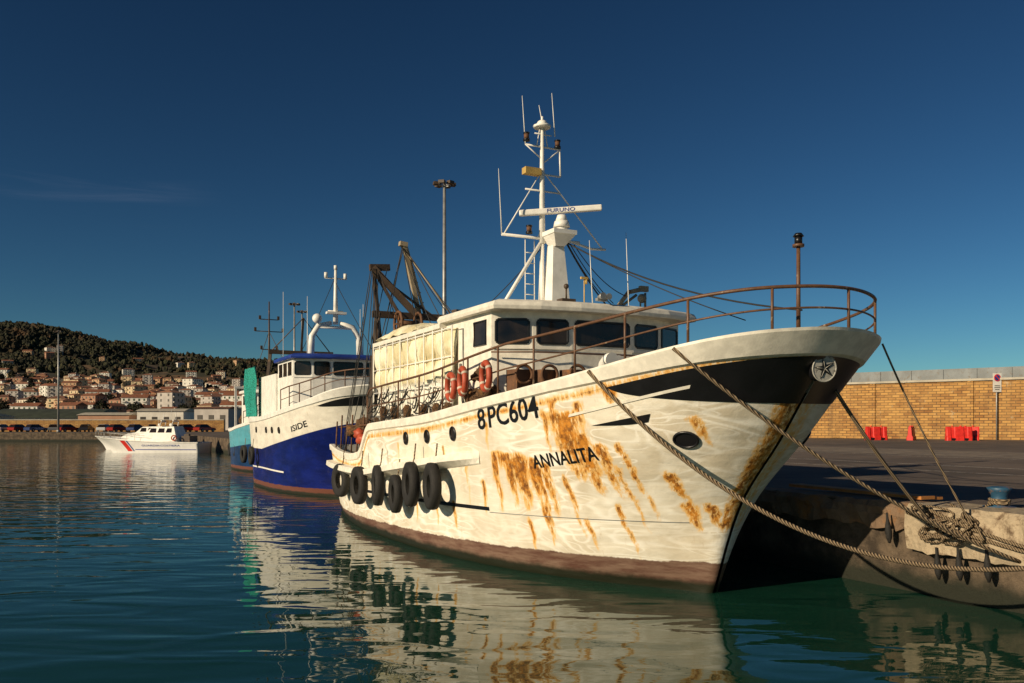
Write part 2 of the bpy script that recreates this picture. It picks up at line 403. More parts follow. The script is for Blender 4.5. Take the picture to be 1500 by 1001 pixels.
# emblem on the stem
b=MB();n=Vector((.97,-.22,-.1)).normalized();c=Vector((2.43,0,3.86))+n*.13;ux=Vector((0,0,1)).cross(n).normalized();uy=n.cross(ux)
pts=[c+(ux*math.cos(a)+uy*math.sin(a))*.2 for a in np.linspace(0,2*math.pi,33)[:-1]]
b.tube(pts,.012,6,0,closed=True)
b.add(pts,[list(range(32))],0)
b.add([p-n*.35 for p in pts]+pts,[(i,(i+1)%32,32+(i+1)%32,32+i) for i in range(32)],1)
st=[]
for i in range(10):
    a=math.pi/2+.25+i*math.pi/5;r=.185 if i%2==0 else .06
    st.append(c+n*.008+(ux*math.cos(a)+uy*math.sin(a))*r)
st.append(c+n*.012);b.add(st,[(i,(i+1)%10,10) for i in range(10)],1)
for i in range(5):
    a=math.pi/2+.25+i*2*math.pi/5;b.tube([c+n*.016,c+n*.016+(ux*math.cos(a)+uy*math.sin(a))*.14],.005,4,0)
b.obj('bow_emblem',[emb,black],boat,label='worn grey-white disc with a black star')
def porthole(H,root,s,z,r,name='porthole',rz=1.,side=1,mats=None):
    P,n=H.frame(s,z,side);ux=Vector((0,0,1)).cross(n).normalized();uy=n.cross(ux);b=MB()
    ring=[P+n*.02+(ux*math.cos(a)*r+uy*math.sin(a)*r*rz) for a in np.linspace(0,2*math.pi,25)[:-1]]
    b.tube(ring,.022,6,0,closed=True);b.add([p-n*.004 for p in ring],[list(range(24))],1)
    b.obj(name,mats or [black,glass],root)
for s,z in ((5.35,2.80),(6.7,2.72),(8.0,2.66)): porthole(H1,boat,s,z,.12,rz=1.2)
porthole(H1,boat,-.85,2.76,.2,'hawse_hole',rz=.75,mats=[black,black])
porthole(H1,boat,-.85,2.76,.2,'hawse_hole',rz=.75,side=-1,mats=[black,black])
def railing(H,root,mat,w1,h0,h1,off=-.05,r=.022,mid=(.5,),n=150,name='railing'):
    b=MB();base=H.path(0,off,n,w1);N=len(base)
    def hh(p): k=min(1,max(0,(-p.x+2.9)/6));return h0+(h1-h0)*k
    top=[p+Vector((0,0,hh(p))) for p in base]
    b.tube(top,r*1.25,8)
    for f in mid: b.tube([p+Vector((0,0,hh(p)*f)) for p in base],r*.75,6)
    d=0;last=-9
    for i in range(N):
        if i>0:d+=(base[i]-base[i-1]).length
        if d-last>1.25 or i==N-1: b.cyl(base[i],top[i],r,seg=8);last=d
    return b.obj(name,[mat],root)
railing(H1,boat,railm,math.sqrt((10.8+2.9)/20.4),.62,.98)
b=MB();b.cyl((2.25,-.25,4.35),(2.25,-.25,5.72),.035,.03);b.cyl((2.25,-.25,5.72),(2.25,-.25,5.76),.09);b.cyl((2.25,-.25,5.76),(2.25,-.25,5.88),.06,mat=1);b.cyl((2.25,-.25,5.88),(2.25,-.25,5.93),.085,.05,mat=1)
b.obj('bow_light_post',[railm,black],boat)
def wheelhouse(root,sf,hw,z0,wz0,wz1,zr,slen,wallm,roofm,mats,side_windows=2,roof_th=.2):
    plan=[(sf+.5,hw),(sf+.15,hw*.67),(sf,hw*.32),(sf,-hw*.32),(sf+.15,-hw*.67),(sf+.5,-hw)]
    full=[(-s,-t) for s,t in plan]+[(-(sf+slen),hw),(-(sf+slen),-hw)]
    b=MB();b.prism(full,z0,zr)
    ex=[(-(s-.04),-t*1.015) for s,t in plan];b.add([(x,y,wz0-.12) for x,y in ex]+[(x,y,wz0-.07) for x,y in ex],[(i,i+1,7+i,6+i) for i in range(5)])
    wh=b.obj('wheelhouse',[wallm],root)
    for i in range(5):
        a=Vector((-plan[i][0],-plan[i][1],0));c=Vector((-plan[i+1][0],-plan[i+1][1],0));u=(c-a);L=u.length;u.normalize();n=Vector((u.y,-u.x,0))
        if n.x<0 and abs(n.x)>.05:n=-n
        mg=.09;b=MB();p0=a+u*mg;p1=c-u*mg
        def q(p,z,o):return p+n*o+Vector((0,0,z))
        cr=.05
        b.add([q(p0,wz0,.012),q(p1,wz0,.012),q(p1,wz1,.012),q(p0,wz1,.012)],[(0,1,2,3)],1)
        b.tube([q(p0+u*cr,wz0,.012),q(p1-u*cr,wz0,.012),q(p1,wz0+cr,.012),q(p1,wz1-cr,.012),q(p1-u*cr,wz1,.012),q(p0+u*cr,wz1,.012),q(p0,wz1-cr,.012),q(p0,wz0+cr,.012)],.026,6,0,closed=True,smooth=False)
        b.obj('window',mats,wh)
    for sd in (1,-1):
        for k in range(side_windows):
            s0=sf+.75+k*.95;s1=s0+.6;y=-sd*(hw+.012);b=MB()
            b.add([(-s0,y,wz0),(-s1,y,wz0),(-s1,y,wz1),(-s0,y,wz1)],[(0,1,2,3)],1)
            b.tube([(-s0,y,wz0),(-s1,y,wz0),(-s1,y,wz1),(-s0,y,wz1)],.03,6,0,closed=True,smooth=False)
            b.obj('window',mats,wh)
    ov=.32
    rp=[(sf+.38-ov,hw+.16),(sf+.1-ov,hw*.67),(sf-ov,hw*.3),(sf-ov,0),(sf-ov,-hw*.3),(sf+.1-ov,-hw*.67),(sf+.38-ov,-hw-.16)]
    rp=[(-s,-t) for s,t in rp]+[(-(sf+slen+.1),hw+.16),(-(sf+slen+.1),-hw-.16)]
    cx=-(sf+slen/2)
    b=MB()
    lv=[(1,zr-.02),(1.01,zr+.06),(.99,zr+roof_th*.75),(.93,zr+roof_th),(.4,zr+roof_th+.08)]
    n=len(rp);vs=[]
    for k,z in lv:
        for x,y in rp: vs.append((cx+(x-cx)*k,y*k,z))
    fs=[(j*n+i,j*n+(i+1)%n,(j+1)*n+(i+1)%n,(j+1)*n+i) for j in range(len(lv)-1) for i in range(n)]
    fs+=[list(range(n))[::-1],[(len(lv)-1)*n+i for i in range(n)]]
    b.add(vs,fs);b.obj('wheelhouse_roof',[roofm],wh,bevel=.012)
    return wh
wh=wheelhouse(boat,3.65,2.42,2.6,4.70,5.2,5.38,3.0,white,white,[black,glass],side_windows=1)
b=MB();b.tube([(-5.6,-2.44,3.4),(-5.6,-2.44,5.15),(-6.25,-2.44,5.15),(-6.25,-2.44,3.4)],.018,5)
b.box((-5.72,-2.45,4.3),(.06,.04,.14));b.obj('door_frame',[steel],wh)
b=MB();b.tube([(-4.0,-2.5,4.5),(-3.6,-1.7,4.5),(-3.5,-.8,4.5),(-3.5,.8,4.5),(-3.6,1.7,4.5),(-4.0,2.5,4.5)],.016,6);b.obj('grab_rail',[railm],wh)
b=MB();b.box((-4.6,-.35,5.74),(.25,.35,.14));b.cyl((-4.6,-.35,5.8),(-4.6,-.35,6.05),.02);b.sphere((-4.6,-.35,6.1),.06);b.obj('searchlight',[beamm],boat)
b=MB();b.cyl((-4.4,.0,5.6),(-4.4,.0,6.25),.014);b.box((-4.4,.0,6.28),(.05,.18,.05));b.cyl((-4.4,.05,6.25),(-4.4,.05,6.15),.03);b.obj('wind_gauge',[yellow],boat)
b=MB();b.tube([(-3.5,-.2,5.72),(-3.3,-.2,5.72)],[.03,.08],10);b.tube([(-3.5,-.05,5.72),(-3.3,-.05,5.72)],[.03,.07],10);b.box((-3.5,-.12,5.67),(.1,.25,.06));b.obj('horn',[steel],boat)
# after deckhouse with canvas sides
b=MB();b.prism([(-6.65,-2.36),(-12,-2.2),(-12,2.2),(-6.65,2.36)],2.3,5.24)
dh=b.obj('deckhouse',[white],boat)
b=MB();b.prism([(-6.6,-2.6),(-12.2,-2.45),(-12.2,2.45),(-6.6,2.6)],5.25,5.36);b.obj('deckhouse_roof',[white],dh)
for sd in (1,-1):
    b=MB();G=[]
    for i in range(150):
        s=5.9+i/149*6.2;row=[]
        hw=2.47-(s-6)*.02
        for j in range(40):
            z=3.25+j/39*1.95
            w=.09*noise.noise(Vector((s*1.6,z*.9,sd*3)))+.045*noise.noise(Vector((s*7,z*2,1)))
            up=1 if z>4.0 else .35
            bulge=.13*up*abs(math.sin((s-5.9)*math.pi/.62))**.6*abs(math.sin((z-3.25)*math.pi/.65))**.6
            row.append((-s,-sd*(hw+.03+w+bulge),z))
        G.append(row)
    b.grid(G);b.obj('canvas_screen',[tarp],dh,label='cream canvas panels laced between battens')
b=MB()
for i in range(11):
    s=5.9+i*.62;hw=2.47-(s-6)*.02;b.cyl((-s,-hw-.11,3.1),(-s,-hw-.11,5.25),.02)
for z in (3.25,3.9,4.55,5.2): b.tube([(-5.9,-2.58,z),(-12.1,-2.44,z)],.018,6)
b.obj('screen_frame',[white2],dh)
b=MB();G=[]
for i in range(40):
    row=[]
    for j in range(14):
        x=-8.6-i/39*3.2;y=-2.5+j/13*1.6
        hh_=.34*max(0.,math.sin(math.pi*j/13))**.5*max(0.,math.sin(math.pi*i/39))**.4
        row.append((x,y,5.40+hh_+.07*noise.noise(Vector((x*3,y*3,1)))))
    G.append(row)
b.grid(G);b.obj('folded_tarpaulin',[tarp],dh)
b=MB()
b.cyl((-.9,-.8,3.55),(-.9,.8,3.55),.2,seg=16);b.cyl((-.9,-.85,3.55),(-.9,-.75,3.55),.33,seg=18);b.cyl((-.9,.75,3.55),(-.9,.85,3.55),.33,seg=18)
b.box((-.9,0,3.3),(.7,1.2,.25));b.box((-1.3,-.95,3.5),(.4,.3,.6));b.ring((-.9,-.95,3.55),(0,1,0),.36,.03)
b.obj('anchor_windlass',[rust],boat)
for (s,t,z,r) in ((1.9,1.0,3.15,.17),(2.5,.2,3.15,.17),(2.2,-.7,3.15,.15),(1.2,1.6,3.2,.11),(1.5,.3,3.15,.15)):
    b=MB();b.tube([(-s,-t,z),(-s,-t,z+.75),(-s+.05,-t,z+.9),(-s+.2,-t,z+.98),(-s+.34,-t,z+.96)],[r*.7,r*.7,r*.75,r*.9,r*1.2],14)
    b.obj('deck_vent',[white2],boat)
b=MB()
for (s,t) in ((3.3,2.2),(3.15,1.7),(2.9,1.2)):
    b.box((-s,-t,3.75),(.35,.4,.7),0,.2);b.ring((-s+.2,-t,4.0),(1,0,0),.18,.03)
b.box((-3.1,-1.7,3.5),(.6,1.4,.3));b.obj('net_hauler',[rust],boat)
def heap(name,pts,rad,mat,root,label=None,**k):
    b=MB()
    for (x,y,z) in pts:
        n0=len(b.v);b.sphere((0,0,0),1,0,12,8);
        r=random.uniform(*rad)
        for i in range(n0,len(b.v)):
            v=Vector(b.v[i]);f=r*(1+.45*noise.noise(v*1.7+Vector((x,y,z))*3));b.v[i]=(x+v.x*f*1.2,y+v.y*f,z+v.z*f*.8)
    return b.obj(name,[mat],root,label,**k)
heap('net_heap',[(-4.2-random.random()*1.2,-1.9-random.random()*.7,3.45+random.random()*.7) for _ in range(18)],(.15,.28),netm,boat)
# mast
b=MB()
mx=-5.7
b.add([(mx+x*.3,y*.27,5.5) for x,y in((1,1),(-1,1),(-1,-1),(1,-1))]+[(mx+x*.13,y*.13,7.45) for x,y in((1,1),(-1,1),(-1,-1),(1,-1))],[(0,1,5,4),(1,2,6,5),(2,3,7,6),(3,0,4,7),(4,5,6,7)])
b.box((mx+.1,0,7.5),(.75,.62,.1));b.add([(mx+.1+x*.12,y*.12,7.2) for x,y in((1,1),(-1,1),(-1,-1),(1,-1))]+[(mx+.1+x*.36,y*.3,7.46) for x,y in((1,1),(-1,1),(-1,-1),(1,-1))],[(0,1,5,4),(1,2,6,5),(2,3,7,6),(3,0,4,7)])
px=mx-.15;py=-.28
b.tube([(px,py,5.5),(px,py,7.3)],.05)
b.tube([(px,py,7.3),(px,py,8.9),(px,py,10.1)],[.075,.06,.04],10)
b.tube([(px,-1.35,7.42),(px,.75,7.42)],.035);b.tube([(px,.5,7.42),(px,1.1,7.3),(px,1.5,7.32)],.03)
b.tube([(px,-1.3,7.42),(px,py,9.05),(px,1.4,7.34)],.018,6)
b.tube([(px,-1.5,5.5),(px,py-.05,7.3)],.045)
b.tube([(px-1.6,.5,5.5),(px,py,7.3)],.04)
for z in (8.55,8.95,9.6): b.tube([(px,py-.45,z),(px,py+.5,z)],.022,6)
b.tube([(px,py+.48,9.55),(px,py+.5,8.95)],.02,6);b.tube([(px,py-.45,9.6),(px,py,9.3)],.015,6);b.tube([(px,py+.5,9.6),(px,py,9.2)],.015,6)
b.tube([(px,py-.2,9.9),(px,py+.25,9.9)],.016,6);b.tube([(px,py-.15,9.6),(px,py-.05,10.1)],.012,6);b.tube([(px,py+.15,9.6),(px,py+.05,10.1)],.012,6)
b.cyl((px,py,10.05),(px,py,10.1),.2,.22);b.sphere((px,py,10.14),(.13,.13,.1));b.cyl((px,py,10.2),(px,py,10.32),.03)
for z in np.arange(5.6,7.3,.25): b.tube([(px-.2,py-.1,z),(px-.2,py-.35,z)],.012,5)
b.tube([(px-.2,py-.1,5.5),(px-.2,py-.1,7.4)],.014,5);b.tube([(px-.2,py-.35,5.5),(px-.2,py-.35,7.4)],.014,5)
mast=b.obj('mast',[white2],boat)
b=MB();b.box((px,py-.28,8.98),(.2,.42,.15));b.obj('aerial_box',[yellow],mast)
for y,z in ((py-.42,9.68),(py+.42,9.62),(py-.35,7.5)):
    b=MB();b.cyl((px,y,z),(px,y,z+.05),.08);b.cyl((px,y,z+.05),(px,y,z+.17),.06,mat=1);b.cyl((px,y,z+.17),(px,y,z+.2),.075);b.obj('navigation_light',[black,rust],mast)
for x,y,z0,z1 in ((px,py-.45,9.6,10.75),(px,py+.35,9.9,10.95),(px,-1.35,7.42,8.95),(-4.2,.1,5.6,7.1),(-5.4,1.9,5.6,7.7),(px,py,10.2,10.6)):
    b=MB();b.cyl((x,y,z0),(x-.05,y-.06,z1),.014,.006,seg=6);b.obj('whip_antenna',[white2],mast)
b=MB();cx=mx+.15;b.cyl((cx,.08,7.55),(cx,.08,7.66),.14,seg=16);b.cyl((cx,.08,7.66),(cx,.08,7.8),.2,.17,seg=16);b.cyl((cx,.08,7.8),(cx,.08,7.95),.15,.1,seg=16)
rd=b.obj('radar',[white2],mast)
b=MB();wd=Vector((.45,.893,.07)).normalized();cc=Vector((cx,.05,8.06))
b.beam(cc-wd*.98,cc+wd*.98,.14,.14);b.obj('radar_scanner',[white2],rd,bevel=.03)
nr=Vector((wd.y,-wd.x,0)).normalized()
plane_text('FURUNO',cc-wd*.32+nr*.075-Vector((0,0,.045)),wd,(0,0,1),.66,.09,bluep,'scanner_lettering',rd)
def sag(p0,p1,d,n=14):
    p0=Vector(p0);p1=Vector(p1);return [p0.lerp(p1,k/n)-Vector((0,0,4*d*(k/n)*(1-k/n))) for k in range(n+1)]
b=MB()
b.tube(sag((px+.1,.2,7.42),(-1.3,1.9,5.1),.12),.012,5);b.tube(sag((px+.1,.3,7.4),(-6.3,2.2,5.7),.15),.02,5);b.tube(sag((px+.1,.35,7.36),(-6.0,2.3,5.75),.28),.012,5)
b.tube(sag((px,-.3,7.2),(-9.3,-.9,5.6),.1),.012,5)
b.tube(sag((px+.1,.2,7.42),(.9,1.2,5.0),.3),.018,5)
b.tube(sag((px,.5,7.35),(-6.4,2.1,6.1),.1),.012,5)
b.tube(sag((px,.6,7.36),(-6.3,2.4,6.3),.18),.012,5)
b.obj('rigging',[cablem],boat)
b=MB();b.tube([(-6.5,2.2,5.3),(-6.45,2.2,5.95),(-6.3,2.5,6.4),(-6.2,2.9,6.5)],.06);b.tube([(-6.5,1.9,5.7),(-6.3,2.75,6.35)],.035);b.tube([(-6.45,2.2,5.9),(-6.2,2.8,5.9),(-6.2,2.8,6.35)],.03);b.sphere((-6.2,2.85,6.25),.12);b.box((-6.2,2.9,6.5),(.1,.25,.14));b.tube([(-6.2,2.95,6.4),(-6.2,2.95,5.9)],.03,6)
b.obj('davit',[beige],boat)
for s,t in ((8.2,.5),(9.0,1.1),(9.6,-.2),(10.5,.9),(7.4,-.6)):
    b=MB();b.cyl((-s,-t,5.35),(-s,-t,5.82),.025,seg=6);b.box((-s+.05,-t,5.92),(.2,.34,.24),0,.3);b.box((-s+.16,-t+.0,5.92),(.02,.28,.18),1,.3);b.obj('floodlight',[beamm,glass],boat)
# gantry and derricks
b=MB();gx=-14
for t in (2.1,-2.1): b.beam((gx,-t,1.4),(gx+.2,-t*.85,6.5),.16,.16);b.beam((gx+1.6,-t,2.2),(gx+.3,-t*.9,6.2),.09,.09)
b.beam((gx+.2,-1.95,6.45),(gx+.2,1.95,6.45),.2,.2);b.beam((gx+.1,-2,5.1),(gx+.1,2,5.1),.1,.1)
b.beam((gx+.3,-.35,6.3),(gx-.1,-1.85,7.95),.22,.2);b.beam((gx+.3,-.5,5.5),(gx-.1,-1.8,7.85),.12,.1);b.beam((gx-.1,-1.95,7.95),(gx-.1,-1.3,8.0),.14,.2)
b.beam((gx,-1.85,7.9),(gx,-1.6,5.2),.1,.1);b.beam((gx-.1,-1.8,7.8),(gx+.2,.2,6.4),.07,.07)
b.obj('gantry',[beamm],boat)
b=MB();b.beam((gx,-.3,6.4),(gx,-.85,8.75),.13,.13);b.beam((gx,-.1,6.4),(gx,-.78,8.75),.07,.07);b.beam((gx,-.75,8.75),(gx,-1.0,8.78),.2,.14)
for k in range(6): b.beam((gx,-.35-.08*k,6.8+.32*k),(gx,-.18-.1*k,6.95+.32*k),.03,.03)
b.tube([(gx,-.9,8.7),(gx+.8,.6,6.3)],.03);b.obj('derrick',[beige],boat)
b=MB();b.cyl((gx+.6,-1.25,6.15),(gx+.6,-.6,6.15),.12,seg=14)
for y in(-1.25,-.6): b.ring((gx+.6,y,6.15),(0,1,0),.36,.045)
for k in range(6):
    a=k*math.pi/3;b.beam((gx+.6,-1.25,6.15),(gx+.6+.36*math.cos(a),-1.25,6.15+.36*math.sin(a)),.04,.05)
b.obj('net_drum',[rust],boat)
b=MB()
for y0,z0,x1,y1,z1 in ((-1.9,7.9,gx+2.4,-2.4,3.1),(-1.9,7.9,gx-.6,-2.6,2.2),(-1.8,7.8,gx+1.2,-2.5,2.4),(-1.7,7.9,gx+2.2,-1.5,5.3),(-.95,8.7,gx+2.5,-.6,5.3),(-.9,8.7,gx+2.4,.8,5.3),(-.85,8.7,gx-2.5,-1.8,2.3),(-.9,8.7,gx+1.9,-2.2,5.2),(-.8,8.7,gx+2.2,0,5.4),(-1.9,7.9,gx-2.5,-2.1,2.3),(-1.4,8,gx-1,-2.4,2.3),(-.9,8.75,gx+.3,.7,6.4),(-1.85,7.9,gx+.6,-2.5,2.3),(-1.7,7.9,gx+1.8,-2.5,2.6),(-1.95,7.9,gx-1.6,-2.4,2.3),(-.9,8.7,gx-.5,-2.3,2.4),(-.9,8.7,gx+3.4,-1.6,5.4)):
    b.tube(sag((gx,y0,z0),(x1,y1,z1),.08),.014,5)
b.obj('derrick_wires',[cablem],boat)
heap('net_pile',[(-12.6-random.random()*2.2,-1.2-random.random()*1.3,1.9+random.random()*1.1) for _ in range(20)],(.22,.42),netm,boat,'brown nets piled on the working deck')
heap('net_pile',[(-12.4-random.random()*.5,-2.3-random.random()*.4,2.3+random.random()*.5) for _ in range(7)],(.12,.22),orange,boat,'faded red floats and net on the working deck')
b=MB()
for i in range(7):
    s=12.3+i*.6;b.cyl((-s,-2.55,2.1),(-s,-2.5,3.1+.2*(i%2)),.025,seg=6)
b.tube([(-11.9,-2.55,3.0),(-14,-2.55,2.95),(-16,-2.4,2.9)],.022,6);b.obj('stern_rail',[rust],boat)
b=MB()
for _ in range(60):
    s=random.uniform(5.9,11.5);z=random.uniform(3.0,3.95);b.tube(sag((-s,-2.76,z),(-s-random.uniform(.2,.9),-2.79,z-random.uniform(0,.5)),.12,6),random.choice((.012,.02)),5)
b.obj('lashing_line',[cablem],boat)
for s in (5.9,6.6,7.4,8.6,9.6,10.5):
    b=MB();b.tube([(-s,-2.68,3.1),(-s,-2.68,3.2),(-s,-2.68,3.4),(-s,-2.68,3.5)],[.04,.09,.11,.05],10);b.obj('rail_float',[netm],boat)
# lifebuoys
lb=empty('lifebuoy',(0,0,0),label='faded red lifebuoy ring hung on the boat railing',category='lifebuoy',group='lifebuoys hung along the boat railing')
b=MB();b.ring((0,0,0),(0,1,0),.27,.065,0,32,12);b.obj('float_ring',[orange],lb)
for k in range(4):
    b=MB();a=k*math.pi/2+.6;c=Vector((math.cos(a)*.27,0,math.sin(a)*.27));tg=Vector((-math.sin(a),0,math.cos(a)));b.cyl(c-tg*.03,c+tg*.03,.069,seg=12);b.obj('reflective_band',[band_],lb)
for i,(s,t,z,r) in enumerate([(5.35,2.84,3.82,-.12),(4.75,2.82,3.92,-.2),(3.75,2.74,3.98,-.15)]):
    if i==0: lb.location=W(s,t,z);lb.rotation_euler=(0,.1,RZ+r)
    else: copy_thing(lb,W(s,t,z),RZ+r)
# tyres
ty=empty('tyre_fender',(0,0,0),label='old black tyre hung as a fender against the white hull',category='tyre',group='tyre fenders hung along the hull')
b=MB();G=[]
for i in range(40):
    a=2*math.pi*i/40;row=[]
    for (rr,y) in ((.24,-.07),(.27,-.1),(.42,-.12),(.48,-.095),(.495,0),(.48,.095),(.42,.12),(.27,.1),(.24,.07),(.25,0),(.24,-.07)):
        k=rr+(.008 if (i%2 and rr>.46) else 0);row.append((math.cos(a)*k,y,math.sin(a)*k*1.06))
    G.append(row)
G.append(G[0]);b.grid(G);b.obj('tyre_casing',[rubber],ty)
b=MB();b.tube([(0,0,.3),(.02,.08,.6),(0,.12,.95)],.018,6);b.obj('hanging_rope',[ropem],ty)
for i,(s,z,dt) in enumerate(((11.0,1.32,.32),(9.4,1.42,.3),(8.0,1.3,.34),(6.95,1.6,.37),(5.9,1.62,.34),(13.6,1.3,.22))):
    t=float(H1.half(s,z))+dt;rz=RZ+random.uniform(-.22,.18)
    if i==0:ty.location=W(s,t,z);ty.rotation_euler=(0,0,rz)
    else: copy_thing(ty,W(s,t,z),rz,random.uniform(.88,1.05))
# ---------------------------------------------------------------- second boat
BOW2=W(21.5,-.35,0)
H2=Hull(stem,14.6,([-2.95,-1.4,.3,4.3,7,10,15],[4.5,4.28,4.02,3.6,3.4,3.3,3.3]),BWt,BDt,.97)
boat2=empty('fishing_boat',BOW2,RZ,label='blue and white fishing trawler moored astern of the rusty one',category='fishing boat')
build_hull(H2,boat2,hull_mat_two('blue_hull_paint',(.004,.014,.17),(.84,.8,.7),2.85,.15,.003,1.85),n=200,m=50,deck_mat=deckm,trim=white2)
sh2=lambda s:float(H2.sheer(s))
strip(H2,boat2,0,2.6,lambda s:sh2(s)-.34,lambda s:sh2(s)-.34-.4*max(0,1-(s+2.9)/2.8)**.7-.002,black,'bow_band',(1,-1),.01,n=40)
strip(H2,boat2,4.5,11,lambda s:.95+.05*math.sin((s-5)*.5),lambda s:.88+.05*math.sin((s-5)*.5),white2,'hull_stripe',(1,),.01,n=40,m=2,fromstem=False)
hull_text(H2,boat2,'ISIDE',2.9,1.2,2.80,3.05,.25,black,'name_lettering')
for s in (4.5,5.6,6.7,9): porthole(H2,boat2,s,2.75,.13)
railing(H2,boat2,railm,.62,.6,.9,n=90)
wh2=wheelhouse(boat2,3.1,2.3,2.6,5.15,5.7,5.85,3.6,white2,bluep,[black,glass],side_windows=3)
b=MB();b.prism([(-6.7,-2.4),(-11,-2.4),(-11,2.4),(-6.7,2.4)],2.4,5.35);b.obj('deckhouse',[white2],boat2)
b=MB();mx2=-5.2
for sd in(1,-1): b.tube([(mx2,-sd*1.15,5.9),(mx2,-sd*1.1,7.0),(mx2,-sd*.8,7.5),(mx2,-sd*.2,7.65)],[.16,.14,.12,.1],10)
b.tube([(mx2,-.9,7.45),(mx2,.9,7.45)],.07);b.tube([(mx2,0,7.6),(mx2,0,10.1)],[.12,.06],10)
b.tube([(mx2,-.5,9.7),(mx2,.5,9.7)],.03,6);b.tube([(mx2,-.35,8.2),(mx2,.35,8.2)],.03,6);b.box((mx2+.1,0,8.1),(.3,.9,.1))
for y in(-.45,.45,0): b.cyl((mx2,y,9.7 if y else 10.1),(mx2,y,9.95 if y else 10.3),.08)
b.sphere((mx2+.2,-.9,7.8),.22)
m2=b.obj('mast',[white2],boat2)
for x,y,z0,z1 in((mx2,-1.3,6,8.8),(mx2,1.3,6,8.6),(-4,.8,6,8.2),(-7,-2,5.4,9.2),(-3.9,-1.6,6,7.4)):
    b=MB();b.cyl((x,y,z0),(x,y,z1),.018,.01,seg=5);b.obj('whip_antenna',[white2],m2)
b=MB();b.tube(sag((mx2,0,9.8),(-13,0,6.5),.1),.015,5);b.tube(sag((mx2,0,9.5),(2,0,5),.05),.015,5);b.obj('rigging',[cablem],m2)
b=MB()
for t in(2,-2): b.beam((-12.3,-t,2.5),(-12.1,-t*.8,6.8),.15,.15)
b.beam((-12.1,-1.7,6.8),(-12.1,1.7,6.8),.2,.2);b.beam((-12.1,0,6.8),(-11.6,0,8.6),.1,.1);b.tube([(-12.1,-1.6,6.8),(-11.6,0,8.6),(-12.1,1.6,6.8)],.03,6)
b.obj('gantry',[beamm],boat2)
b=MB();G=[]
for i in range(30):
    row=[]
    for j in range(16):
        z=3.4+j/15*2.5;x=-10.2-i/29*3.0;row.append((x,-2.6-.22*noise.noise(Vector((x*2.5,z*.7,0)))-.12*abs(math.sin(x*6)),z))
    G.append(row)
b.grid(G);b.obj('hanging_net',[netg],boat2,'green net hung to dry over the side')
heap('net_pile',[(-11-random.random()*3,-1.6+random.random()*2.5,3+random.random()*.8) for _ in range(14)],(.3,.5),netm,boat2)
for i in range(2):
    copy_thing(ty,W(21.5+9+i*2.2,2.75,1.5),RZ+.1*i,.85,'old black tyre hung as a fender on the blue hull')
# third boat
H3=Hull(stem,10,([-2.95,-1.4,.3,4.3,7,11],[3.9,3.7,3.3,2.9,2.7,2.8]),BWt,BDt,.74)
BOW3=W(41.6,-1.1,0)
boat3=empty('fishing_boat',BOW3,RZ,label='small turquoise and white fishing boat moored beyond the blue trawler',category='fishing boat')
build_hull(H3,boat3,hull_mat_two('turquoise_hull_paint',(.01,.05,.16),(.1,.38,.48),1.9,.08,.002,1.4),n=120,m=30,deck_mat=deckm,trim=white2)
wheelhouse(boat3,2.6,1.6,2.3,4.3,4.85,5.05,3,white2,white2,[black,glass],side_windows=2)
railing(H3,boat3,railm,.6,.6,.8,n=60)
b=MB();b.cyl((-4.6,0,5.1),(-4.6,0,11.2),.09,.04);
for z,w in((9.2,.9),(10,.6),(8,.5)): b.tube([(-4.6,-w,z),(-4.6,w,z)],.03,6);b.box((-4.6,-w,z+.12),(.14,.14,.24));b.box((-4.6,w,z+.12),(.14,.14,.24))
b.tube([(-4.6,0,9.2),(-8,-1.5,3)],.02,5);b.tube([(-4.6,0,9.2),(-2,1.5,5)],.02,5);b.obj('mast',[beamm],boat3)
b=MB()
for t in(1.5,-1.5): b.beam((-8.8,-t,2.2),(-8.8,-t,5.6),.14,.14)
b.beam((-8.8,-1.6,5.6),(-8.8,1.6,5.6),.16,.16);b.beam((-8.8,-1.5,4.2),(-8.8,1.5,4.2),.1,.1);b.obj('gantry',[white2],boat3)
heap('net_pile',[(-6-random.random()*2.5,-1.+random.random()*2,2.7+random.random()*.8) for _ in range(10)],(.25,.45),netm,boat3)
for i in range(2): copy_thing(ty,W(41.6+5.5+i*2.2,.95,1.3),RZ,.85,'old black tyre hung as a fender on the turquoise hull')
